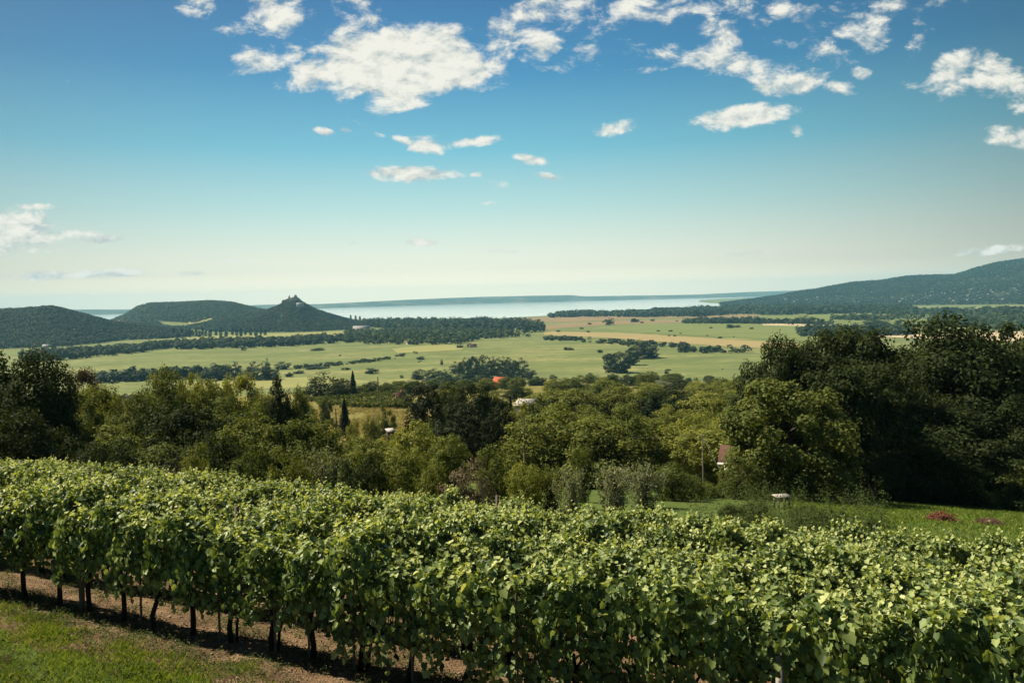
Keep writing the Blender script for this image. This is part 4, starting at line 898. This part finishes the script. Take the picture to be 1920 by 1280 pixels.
ZONES = [  # n, px range, d range, height range, width range, materials, kinds, label, group
    (34, (60, 570), (54, 84), (4.0, 7.0), (6, 9), ('mid', 'dark', 'olive', 'mid'), 'broad', 'low tree filling the thicket between the vines and the left meadow', 'trees filling the left thicket'),
    (16, (-40, 540), (120, 260), (4, 6), (6, 9), ('mid', 'olive', 'dark'), 'broad', 'tree on the lower slope behind the left thicket', 'trees behind the left thicket'),
    (18, (560, 800), (58, 90), (2.6, 3.8), (5, 7.5), ('olive', 'yellow', 'mid'), 'broad', 'low tree in the thicket under the yellow grass slope', 'trees under the yellow grass slope'),
    (14, (790, 1010), (90, 150), (4, 6.4), (5, 8), ('dark', 'mid', 'olive'), 'broad', 'dark tree filling the thicket around the pale roofed shed', 'trees around the pale roofed shed'),
    (40, (1010, 1420), (64, 150), (4.4, 7.0), (6.5, 9.5), ('olive', 'yellow', 'mid', 'olive'), 'broad', 'tree filling the right thicket between utility pole and walnut', 'trees filling the right thicket'),
    (26, (1000, 1420), (170, 330), (4.5, 7), (7, 11), ('olive', 'yellow', 'mid'), 'broad', 'tree in the far part of the right thicket near the meadow', 'trees of the far right thicket'),
    (18, (680, 1000), (330, 560), (4, 7), (8, 12), ('olive', 'mid', 'dark'), 'broad', 'tree around the red roofed house at the foot of the slope', 'trees around the red roofed house'),
    (16, (800, 1000), (155, 310), (3.6, 5.6), (6, 9), ('mid', 'dark', 'olive', 'yellow'), 'broad', 'tree between the pale roofed shed and the red roofed house', 'trees below the red roofed house'),
    (14, (660, 790), (322, 345), (4, 6), (6, 9), ('dark', 'mid'), 'broad', 'dark bush in the hedge behind the knoll vineyard', 'hedge behind the knoll vineyard'),
    (26, (1000, 1420), (400, 780), (5, 8), (9, 14), ('olive', 'mid', 'dark'), 'broad', 'tree at the foot of the slope along the meadow edge', 'trees along the meadow edge'),
    (16, (-40, 420), (300, 700), (6, 9), (9, 14), ('olive', 'mid', 'dark'), 'broad', 'tree at the foot of the slope before the left meadow', 'trees before the left meadow'),
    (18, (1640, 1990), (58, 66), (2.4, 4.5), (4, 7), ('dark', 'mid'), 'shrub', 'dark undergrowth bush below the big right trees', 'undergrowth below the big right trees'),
]
for zi, (n, pr, dr, hr_, wr, mats, kind, lb, gp) in enumerate(ZONES):
    r = np.random.default_rng(50 + zi); k = 0; tries = 0
    while k < n and tries < n * 40:
        tries += 1; px = r.uniform(*pr); d = r.uniform(dr[0] ** .5, dr[1] ** .5) ** 2; p = at(px, d); wd = r.uniform(*wr)
        if any((p[0] - q[0]) ** 2 + (p[1] - q[1]) ** 2 < (.42 * (q[2] + wd / 2)) ** 2 for q in PLANTED): continue
        sx_, sy_ = to_px(p[0], p[1], p[2]); 
        if 575 < px < 780 and 120 < d < 315: continue
        plant(kind, p, r.uniform(*hr_), wd, mats[int(r.integers(len(mats)))], lb, gp); k += 1

# bare brown shrub and dry stalks
r = np.random.default_rng(77); p = at(322, 43); A = Acc()
for i in range(70):
    a = r.uniform(0, 6.28); b = np.array([math.cos(a), math.sin(a), 0]); h = r.uniform(1.6, 3.8); q0 = b * r.uniform(0, .3); q1 = q0 + b * r.uniform(.2, .9) + [0, 0, h * .55]; q2 = q1 + b * r.uniform(0, .7) + r.normal(size=3) * .2 + [0, 0, h * .45]; A.add(*tube([q0, q1, q2], [.025, .016, .006], 4))
tag(link('bare_shrub', A.mesh('bare_shrub', M['twig']), loc=p), 'leafless brown shrub in the dark thicket behind the left vines', 'shrub')
p = at(1612, 47); A = Acc()
for i in range(42):
    q0 = np.array([r.uniform(-1.3, 1.3), r.uniform(-.3, .3), 0]); q2 = q0 + [r.normal() * .3, r.normal() * .2, r.uniform(.7, 1.5)]; A.add(*tube([q0, (q0 + q2) / 2 + r.normal(size=3) * .04, q2], [.014, .011, .005], 4))
tag(link('dry_stalks', A.mesh('dry_stalks', M['twig']), loc=p), 'clump of tall dry stalks below the dark trees beside the lawn', 'stalks')

# heaps and garden table on the lawn
def heap(px, py, wpx, hpx, mat, name, label, cat, seed):
    p = hit(px, py); d = p[1]; rr_ = wpx / F * d / 2; hh = hpx / F * d; r = np.random.default_rng(seed); n, m = 16, 30; u = np.linspace(0, 1, n)[:, None]; ph = np.linspace(0, 6.2832, m + 1)[:-1][None]
    rad = rr_ * u * (1 + .12 * np.sin(3 * ph + seed) + .07 * np.sin(7 * ph)); z = hh * (1 - u ** 2) ** 1.0 + r.normal(size=(n, m)) * hh * .07 * (1 - u) - .08 * u; V = np.stack([rad * np.cos(ph), rad * np.sin(ph) * .8, z], -1).reshape(-1, 3)
    i = np.arange(n * m).reshape(n, m); j = np.roll(i, -1, 1); f = np.stack([i[:-1], j[:-1], j[1:], i[1:]], -1).reshape(-1, 4)
    B = Acc().add(V, f)
    for q in range(260):
        a = r.uniform(0, 6.28); uu = r.uniform(0, .95) ** .6; c = np.array([rr_ * uu * math.cos(a), rr_ * .8 * uu * math.sin(a), hh * (1 - uu ** 2)]); dv = r.normal(size=3) * [.16, .16, .07]; B.add(*tube([c - dv, c + [0, 0, .02], c + dv], [.012, .014, .008], 4))
    o = link(name, B.mesh(name, mat), loc=p); tag(o, label, cat)
heap(1765, 976, 52, 13, M['redheap'], 'brush_heap', 'round rusty red heap of cuttings on the green lawn', 'heap', 1)
heap(1854, 982, 46, 7, M['brownheap'], 'brush_heap', 'flat brown heap of cuttings at the right on the lawn', 'heap', 2)
p = hit(1466, 953, lift=0); d = p[1]; tw = 30 / F * d / 2
t = thing('garden_table', 'weathered wooden garden table below the large walnut tree', 'table', p, .12); link('tabletop', Acc().add(*box(-tw, tw, -.32, .32, .62, .68)).mesh('tabletop', M['concrete']), t)
for sx_ in (-1, 1):
    for sy_ in (-1, 1): link('leg', Acc().add(*box(sx_ * (tw - .12) - .035, sx_ * (tw - .12) + .035, sy_ * .25 - .035, sy_ * .25 + .035, -.1, .62)).mesh('leg', M['wood']), t)

# ------------------------------------------------------------------ the vineyard
def leaf_shape():
    right = np.array([[.26, -.12], [.52, .10], [.43, .30], [.50, .52], [.27, .72]])
    return right


def vine_leaves(r, P, Nn, tip, size):
    n = len(P); t = unit(tip - Nn * np.sum(tip * Nn, -1, keepdims=True)); b = np.cross(Nn, t); s = (np.asarray(size) * np.ones(n))[:, None, None]; fold = r.uniform(.08, .35, (n, 1, 1))
    R_ = leaf_shape(); mid = np.array([[0, 0], [0, 1.]]); pts = np.concatenate([mid, R_, R_ * [-1, 1]])           # 12 points
    droop = -(pts[:, 1:2] ** 2) * .22
    V = P[:, None] + s * (b[:, None] * pts[None, :, :1] + t[:, None] * (pts[None, :, 1:] - .3) + Nn[:, None] * (fold * np.abs(pts[None, :, :1]) + droop[None]))
    base = np.arange(n)[:, None] * 12; f = np.concatenate([base + np.array([[0, 2, 3, 4, 5, 6, 1]]), base + np.array([[1, 11, 10, 9, 8, 7, 0]])]); return V.reshape(-1, 3), f


def make_vine(seed, low=0.0):
    r = np.random.default_rng(900 + seed); n = 920; Lx = .62
    side = r.choice([0, 1, 2, 3], n, p=[.34, .16, .30, .20]); x = np.where(r.uniform(size=n) < .45, r.triangular(-.74, 0, .74, n), r.uniform(-.66, .66, n)); bot = .78 - low + (.16 + low * .3) * np.sin(x * 5 + seed) + .10 * np.sin(x * 11 + 2 * seed); topz = 1.86 - .30 * np.abs(x) ** 1.3 + .12 * np.sin(x * 6 + seed * 2.1) + .06 * np.sin(x * 15 + seed)
    zz_ = bot + (topz - bot) * r.uniform(0, 1, n) ** .85; wid = .33 - .12 * np.abs(x) + .07 * np.sin(x * 7 + seed * 1.3) + .05 * np.sin(zz_ * 9 + seed)
    y = np.where(side == 0, -wid - np.abs(r.normal(size=n)) * .05, np.where(side == 1, wid + np.abs(r.normal(size=n)) * .05, r.uniform(-1, 1, n) * wid)); z = np.where(side == 2, topz + r.normal(size=n) * .07, zz_)
    on = np.stack([r.normal(size=n) * .45, np.where(side == 0, -.8, np.where(side == 1, .8, 0)) + r.normal(size=n) * .35, np.where(side == 2, 1.0, .35) + r.normal(size=n) * .3], -1); Nn = unit(on)
    tip = np.stack([r.normal(size=n) * .55, np.sign(y + r.normal(size=n) * .1) * .5, np.full(n, -.8)], -1); V, f = vine_leaves(r, np.stack([x, y, z], -1), Nn, tip, (.060 + .078 * r.beta(1.5, 2.2, n))); mi = np.zeros(n, int)
    mi[(side == 2) & (r.uniform(size=n) < .25)] = 1
    # shoots above and hanging canes below
    SP, SN, ST, SS, SM = [], [], [], [], []
    for k in range(13):
        b = np.array([r.triangular(-.5, 0, .5), r.uniform(-.25, .25), 1.80]); dr = unit(np.array([r.normal() * .5, r.normal() * .4, 1.0])); ln = r.uniform(.10, .52); m = int(ln / .035)
        for q in range(m):
            SP.append(b + dr * ln * q / m + r.normal(size=3) * .025); SN.append(unit(r.normal(size=3) * .6 + [0, 0, .7])); ST.append(r.normal(size=3) + [0, 0, -.2]); SS.append(.10 * (1 - .5 * q / m)); SM.append(1 if q > m * .35 else 0)
    for k in range(4):
        b = np.array([r.uniform(-Lx, Lx), r.choice([-1, 1]) * r.uniform(.1, .32), .82 - low * .7]); ln = r.uniform(.15, .42); m = int(ln / .04)
        for q in range(m): SP.append(b + np.array([0, 0, -ln * q / m]) + r.normal(size=3) * .03); SN.append(unit(np.array([r.normal() * .4, np.sign(b[1]), .4]))); ST.append(np.array([r.normal() * .4, 0, -1.])); SS.append(.085); SM.append(0)
    V2, f2 = vine_leaves(r, np.array(SP), np.array(SN), np.array(ST), np.array(SS)); SM = np.array(SM); k = len(V)
    fm = mesh('vine_foliage', np.concatenate([V, V2]), [np.concatenate([f, f2 + k])], [M['vine'], M['vine_young']], np.concatenate([mi, mi, SM, SM]))
    A = Acc(); lean = r.normal() * .08; p0 = np.array([0, 0, -.15]); p1 = np.array([lean + r.normal() * .03, r.normal() * .03, .28]); p2 = np.array([lean * 1.6 + r.normal() * .04, r.normal() * .03, .62]); p3 = np.array([lean * 1.5, 0, .88]); A.add(*tube([p0, p1, p2, p3], [.056, .045, .042, .034], 8))
    for s in (-1, 1): A.add(*tube([p2, p3 + [s * .2, 0, .05], p3 + [s * .48, r.normal() * .05, .1]], [.024, .018, .012], 6))
    if seed % 3 == 0: A.add(*tube([p0 + [.08, .02, 0], p1 + [.16, .02, .1], p3 + [.30, 0, .05]], [.028, .024, .018], 6))
    for k in range(6): xq = r.uniform(-.45, .45); A.add(*tube([[xq, 0, .92], [xq + r.normal() * .06, r.normal() * .08, 1.4], [xq + r.normal() * .1, r.normal() * .1, 1.85]], [.008, .007, .004], 4))
    return fm, A.mesh('vine_trunk', M['vine_bark'], True)


VINES = [make_vine(i) for i in range(9)]; LOWVINES = [make_vine(20 + i, .52) for i in range(5)]; MIDVINES = [make_vine(30 + i, .18) for i in range(4)]
ROT = math.atan2(RU[1], RU[0]); ORD = ['nearest', 'second', 'third', 'fourth', 'fifth', 'sixth', 'last']
ROWN = 7; SP_ROW = 2.1; P0 = np.array([0, 11.4])
for k in range(ROWN):
    o = P0 + RN * SP_ROW * k; nn = RN @ o
    yl = nn / (.905 - .425 * .70); yr = nn / (.905 + .425 * .70); sl = (np.array([-.70 * yl, yl]) - o) @ RU; sr = (np.array([.70 * yr, yr]) - o) @ RU
    s = sl - .8; i = 0
    lb = ['leafy grapevine in the nearest row with its trunk standing on bare soil', 'leafy grapevine in the second row just behind the nearest row', 'leafy grapevine in the third row from the front', 'leafy grapevine in the fourth row at the middle of the vineyard', 'leafy grapevine in the fifth row from the front', 'leafy grapevine in the last row but one before the thicket', 'leafy grapevine in the farthest row along the thicket and lawn'][k]
    while s < sr + 2.6:
        p = o + RU * s + RN * random.uniform(-.06, .06); z = float(base_z(p[0], p[1])); v = VINES[(i * 5 + k * 3 + random.randrange(2)) % len(VINES)]
        if k == 0 and s > -3.0: v = LOWVINES[i % 5] if s > -.9 else MIDVINES[i % 4]
        lb_, gp_ = (('leafy grapevine of the nearest row whose leaves hang almost to the ground', 'low hanging grapevines of the nearest row') if k == 0 and s > -3.0 else (lb, 'grapevines of the %s row' % ORD[k]))
        t = thing('grapevine', lb_, 'grapevine', (p[0], p[1], z), ROT + random.uniform(-.06, .06) + (math.pi if random.random() < .3 and k > 0 else 0), gp_, (1, random.uniform(.9, 1.15), random.uniform(.92, 1.17)))
        link('foliage', v[0], t); link('trunk', v[1], t); s += random.uniform(.86, .98); i += 1


def stake(px, label, rad, h, mat, k=0, dn=-.02, name='vineyard_post', square=False):
    o = P0 + RN * (SP_ROW * k + dn); a = AE(px, 1100)[0]; d = (RN @ o) / (RN[0] * a + RN[1]); z = float(base_z(a * d, d))
    me = Acc().add(*(box(-rad, rad, -rad, rad, -.3, h) if square else tube([[0, 0, -.3], [0, 0, h * .5], [0.01, 0, h - .01], [0.01, 0, h]], [rad, rad * .97, rad * .92, rad * .2], 10))).mesh(name, mat, not square)
    tag(link(name, me, loc=(a * d, d, z)), label, 'post').rotation_euler = (0, random.uniform(-.03, .03), ROT)


stake(152, 'thick dark wooden post under the left end of the nearest vine row', .055, 1.7, M['wood'])
stake(967, 'thin rusty metal rod in front of the nearest vine row', .016, 1.75, M['metal'], dn=-.40)
stake(1463, 'square grey concrete post showing through the nearest vine row', .045, 1.55, M['concrete'], dn=-.27, square=True)
stake(450, 'weathered post whose pale top sticks out above the left vines', .05, 2.25, M['wood'], 1)
stake(935, 'orange brown post top sticking out at the far edge of the vines', .06, 2.3, M['wood'], 6)
stake(262, 'thin wooden stake beside a vine trunk at the left soil strip', .022, 1.5, M['wood'])
stake(408, 'thin stake beside a forked vine trunk left of the soil path', .022, 1.5, M['wood'], dn=-.05)
stake(512, 'leaning thin stake beside a vine trunk over the weeds', .022, 1.5, M['wood'], dn=-.06)
stake(575, 'thin wooden stake near the middle of the nearest vine row', .022, 1.5, M['wood'], dn=-.05)
stake(660, 'thin stake on the sunny soil left of the split vine trunk', .022, 1.5, M['wood'], dn=-.05)
stake(768, 'pale thin stake on the sunny soil below the nearest vine row', .026, 1.5, M['wood'], dn=-.08)

# soil strips under the vines, grass and weeds
def soil_fn(t, out):
    p = pos(t); n1 = noise(t, .9, 7, .65, p, .4); n2 = noise(t, 14, 8, .7, p); vo = t.nodes.new('ShaderNodeTexVoronoi'); vo.inputs['Scale'].default_value = 26; t.links.new(p, vo.inputs['Vector'])
    c = ramp(t, tmath(t, 'ADD', tmath(t, 'MULTIPLY', n1, .5), tmath(t, 'MULTIPLY', n2, .5)), [(.36, (.042, .027, .016)), (.46, (.105, .067, .038)), (.56, (.205, .135, .076)), (.68, (.31, .22, .125))])
    b = t.nodes.new('ShaderNodeBsdfPrincipled'); b.inputs['Roughness'].default_value = .95; b.inputs['Specular IOR Level'].default_value = .1; t.links.new(c, b.inputs['Base Color'])
    bp = t.nodes.new('ShaderNodeBump'); bp.inputs['Strength'].default_value = .9; bp.inputs['Distance'].default_value = .05; t.links.new(tmath(t, 'ADD', n2, tmath(t, 'MULTIPLY', vo.outputs['Distance'], -.7)), bp.inputs['Height']); t.links.new(bp.outputs[0], b.inputs['Normal']); t.links.new(b.outputs[0], out.inputs[0])


M['soil'] = nmat('vineyard_soil', soil_fn)
ns, nm = 240, 80; ss = np.linspace(-34, 24, ns); mm = np.linspace(-2.3, SP_ROW * 6 + 1.0, nm)
Sg, Mg = np.meshgrid(ss, mm, indexing='ij'); xg = P0[0] + RU[0] * Sg + RN[0] * Mg; yg = P0[1] + RU[1] * Sg + RN[1] * Mg
edge_ = np.where(Mg < -1.9, (1.9 + Mg) * .2, 0); wob = .5 * np.sin(ss * 1.1) + .3 * np.sin(ss * 2.7 + 1) + .35 * np.sin(ss * 5.3)
Mg2 = Mg + np.clip((-1.6 - mm) / .75, 0, 1)[None] * wob[:, None] * .5; xg = P0[0] + RU[0] * Sg + RN[0] * Mg2; yg = P0[1] + RU[1] * Sg + RN[1] * Mg2
zg = base_z(xg, yg) + .03 + edge_ + .015 * bumps(xg * 9, yg * 9, 1.0) * .5
tag(link('vineyard_soil', mesh('vineyard_soil', np.stack([xg, yg, zg], -1).reshape(-1, 3), [gridfaces(ns, nm)], M['soil'], smooth=True)), kind='structure')


def blades(name, x, y, h, wd, mat, seed, lean=.5, lift=0.0):
    r = np.random.default_rng(seed); n = len(x); z = base_z(x, y) + lift; a = r.uniform(0, 6.28, n); b = np.stack([np.cos(a), np.sin(a), np.zeros(n)], -1) * (wd * r.uniform(.6, 1.3, n))[:, None]; l = np.stack([r.normal(size=n) * lean, r.normal(size=n) * lean, np.ones(n)], -1) * h[:, None]
    P = np.stack([x, y, z], -1); V = np.stack([P - b, P + b, P + l * [.45, .45, .65] + b * .7, P + l], 1); f = np.arange(4 * n).reshape(n, 4); return tag(link(name, mesh(name, V.reshape(-1, 3), [f], mat)), kind='stuff')


def near_scatter(n, seed, fn):
    """points by (s along the rows, m across) kept with probability fn"""
    r = np.random.default_rng(seed); s = r.uniform(-16, 8, n); m = r.uniform(-6, 3.4, n); x = P0[0] + RU[0] * s + RN[0] * m; y = P0[1] + RU[1] * s + RN[1] * m
    k = r.uniform(size=n) < fn(s, m, x, y, r); return x[k], y[k], s[k], m[k], r
patch = lambda x, y: np.clip(.5 + .45 * bumps(x * 1.6, y * 1.6, 1.0), 0, 1)
x, y, s, m, r = near_scatter(520000, 301, lambda s, m, x, y, r: np.clip((-.70 - m - .085 * np.maximum(0, s + 9) + .26 * np.sin(s * 1.1) + .15 * np.sin(s * 2.7 + 1) + .18 * np.sin(s * 5.3)) * 2.2, 0, 1) * (.25 + .75 * patch(x * 1.7, y * 1.7)))
blades('grass', x, y, r.uniform(.03, .13, len(x)) * (.5 + .8 * patch(x, y)), .0045, M['grass'], 302)


x, y, s, m, r = near_scatter(60000, 305, lambda s, m, x, y, r: np.where((m < .8), .5, .12) * (patch(x * 2.1 + 5, y * 2.1) > .78))
blades('dry_grass', x, y, r.uniform(.05, .17, len(x)), .003, M['dry'], 306, .45)


def weeds(name, x, y, size, hh, seed, mat, k=9):
    r = np.random.default_rng(seed); n = len(x); idx = np.repeat(np.arange(n), k); P = np.stack([x[idx], y[idx], base_z(x, y)[idx] + .02], -1) + r.normal(size=(n * k, 3)) * [size * 1.1, size * 1.1, 0]; P[:, 2] += r.uniform(0, 1, n * k) * hh[idx]
    V, q = leafquads(r, P, unit(r.normal(size=P.shape) * .5 + [0, 0, 1]), size * r.uniform(.4, 1.0, n * k), .55); return tag(link(name, mesh(name, V, [q], mat)), kind='stuff')


x, y, s, m, r = near_scatter(60000, 303, lambda s, m, x, y, r: np.where(m < -1.3, .25, np.where(m < .6, .55, .3)) * (patch(x + 3, y * 1.3) * .6 + .4 * patch(x * 2.7, y * 2.7 + 1) > .46))
weeds('weeds', x, y, .05, r.uniform(.03, .17, len(x)), 304, M['weed'])
# rough yellow grass on the knoll slope
rk = np.random.default_rng(340); n = 9000; dk = rk.uniform(130, 262, n); pk = rk.uniform(560, 800, n); ak = np.interp(pk, [560, 800], [AE(560, 760)[0], AE(800, 760)[0]]); xk, yk = ak * dk, dk; kk = (np.sin(xk * .21 + 2) * np.cos(yk * .17) + .5 * np.sin(xk * .6) + rk.normal(size=n) * .5) > -.2
tag(weeds('rough_grass', xk[kk], yk[kk], .5, rk.uniform(.2, .9, int(kk.sum())), 341, M['straw'], 7), 'rough yellow grass on the slope of the far knoll', 'grass')
# tall weeds between vineyard and lawn
rw = np.random.default_rng(310); pxs = rw.uniform(1290, 1660, 900); dd = np.interp(pxs, [1290, 1660], [29.5, 25.5]) + rw.uniform(0, 5.5, 900) ** 1.3; ax = np.array([AE(q, 960)[0] for q in pxs]); xw, yw = ax * dd, dd
kw = (np.sin(xw * 1.3) + np.cos(yw * 1.7 + xw) + rw.normal(size=900) * .7) > -.1; hw = rw.uniform(.7, 1.5, 900) + .7 * (rw.uniform(size=900) < .2)
weeds('tall_weeds', xw[kw], yw[kw], .10, hw[kw], 311, M['tallweed'], 46)
# lawn grass
rl = np.random.default_rng(320); n = 60000; xl = rl.uniform(12, 40, n); yl_ = rl.uniform(26, 56, n); k = (xl * .425 + yl_ * .905 > 26.5) & (xl / yl_ > .34); xl, yl_ = xl[k], yl_[k]
blades('grass', xl, yl_, rl.uniform(.06, .16, len(xl)), .018, M['grass'], 321)
# stones and clods on the soil
x, y, s, m, r = near_scatter(5200, 330, lambda s, m, x, y, r: np.where((m > -1.6), .55, 0.0))
A_v = []; A_f = []; q = 0
oc = np.array([[1, 0, 0], [-1, 0, 0], [0, 1, 0], [0, -1, 0], [0, 0, 1], [0, 0, -1.]]); of = np.array([[0, 2, 4], [2, 1, 4], [1, 3, 4], [3, 0, 4], [2, 0, 5], [1, 2, 5], [3, 1, 5], [0, 3, 5]])
zs_ = base_z(x, y) + .04; sz = r.uniform(.008, .035, len(x))
V = (np.stack([x, y, zs_], -1)[:, None] + oc[None] * sz[:, None, None] * r.uniform(.5, 1.2, (len(x), 6, 3))).reshape(-1, 3); f = (of[None] + (np.arange(len(x)) * 6)[:, None, None]).reshape(-1, 3)
tag(link('gravel', mesh('gravel', V, [f], M['pebble'])), kind='stuff')

# ------------------------------------------------------------------ the air
def haze_fn(t, out):
    v = t.nodes.new('ShaderNodeVolumePrincipled'); v.inputs['Color'].default_value = (.30, .74, 1.0, 1); v.inputs['Density'].default_value = 5.0e-5; v.inputs['Anisotropy'].default_value = .0; t.links.new(v.outputs[0], out.inputs['Volume'])


M['haze'] = nmat('haze', haze_fn)
V, f = box(-16200, 16200, -16200, 16200, -101, 235)
tag(link('haze', mesh('haze', V, [f], M['haze'])), kind='stuff')

for nm, lb in (('grass', 'green grass in the near corner before the soil strip'), ('grass.001', 'short green grass on the lawn before the big dark trees'), ('dry_grass', 'dry straw blades on the soil strip'), ('weeds', 'small green weeds on the soil under the vines'),
               ('tall_weeds', 'tall weeds between the vines and the garden table'), ('gravel', 'small stones and clods on the vineyard soil')):
    if nm in bpy.data.objects: tag(bpy.data.objects[nm], lb, nm.split('.')[0].replace('_', ' '))
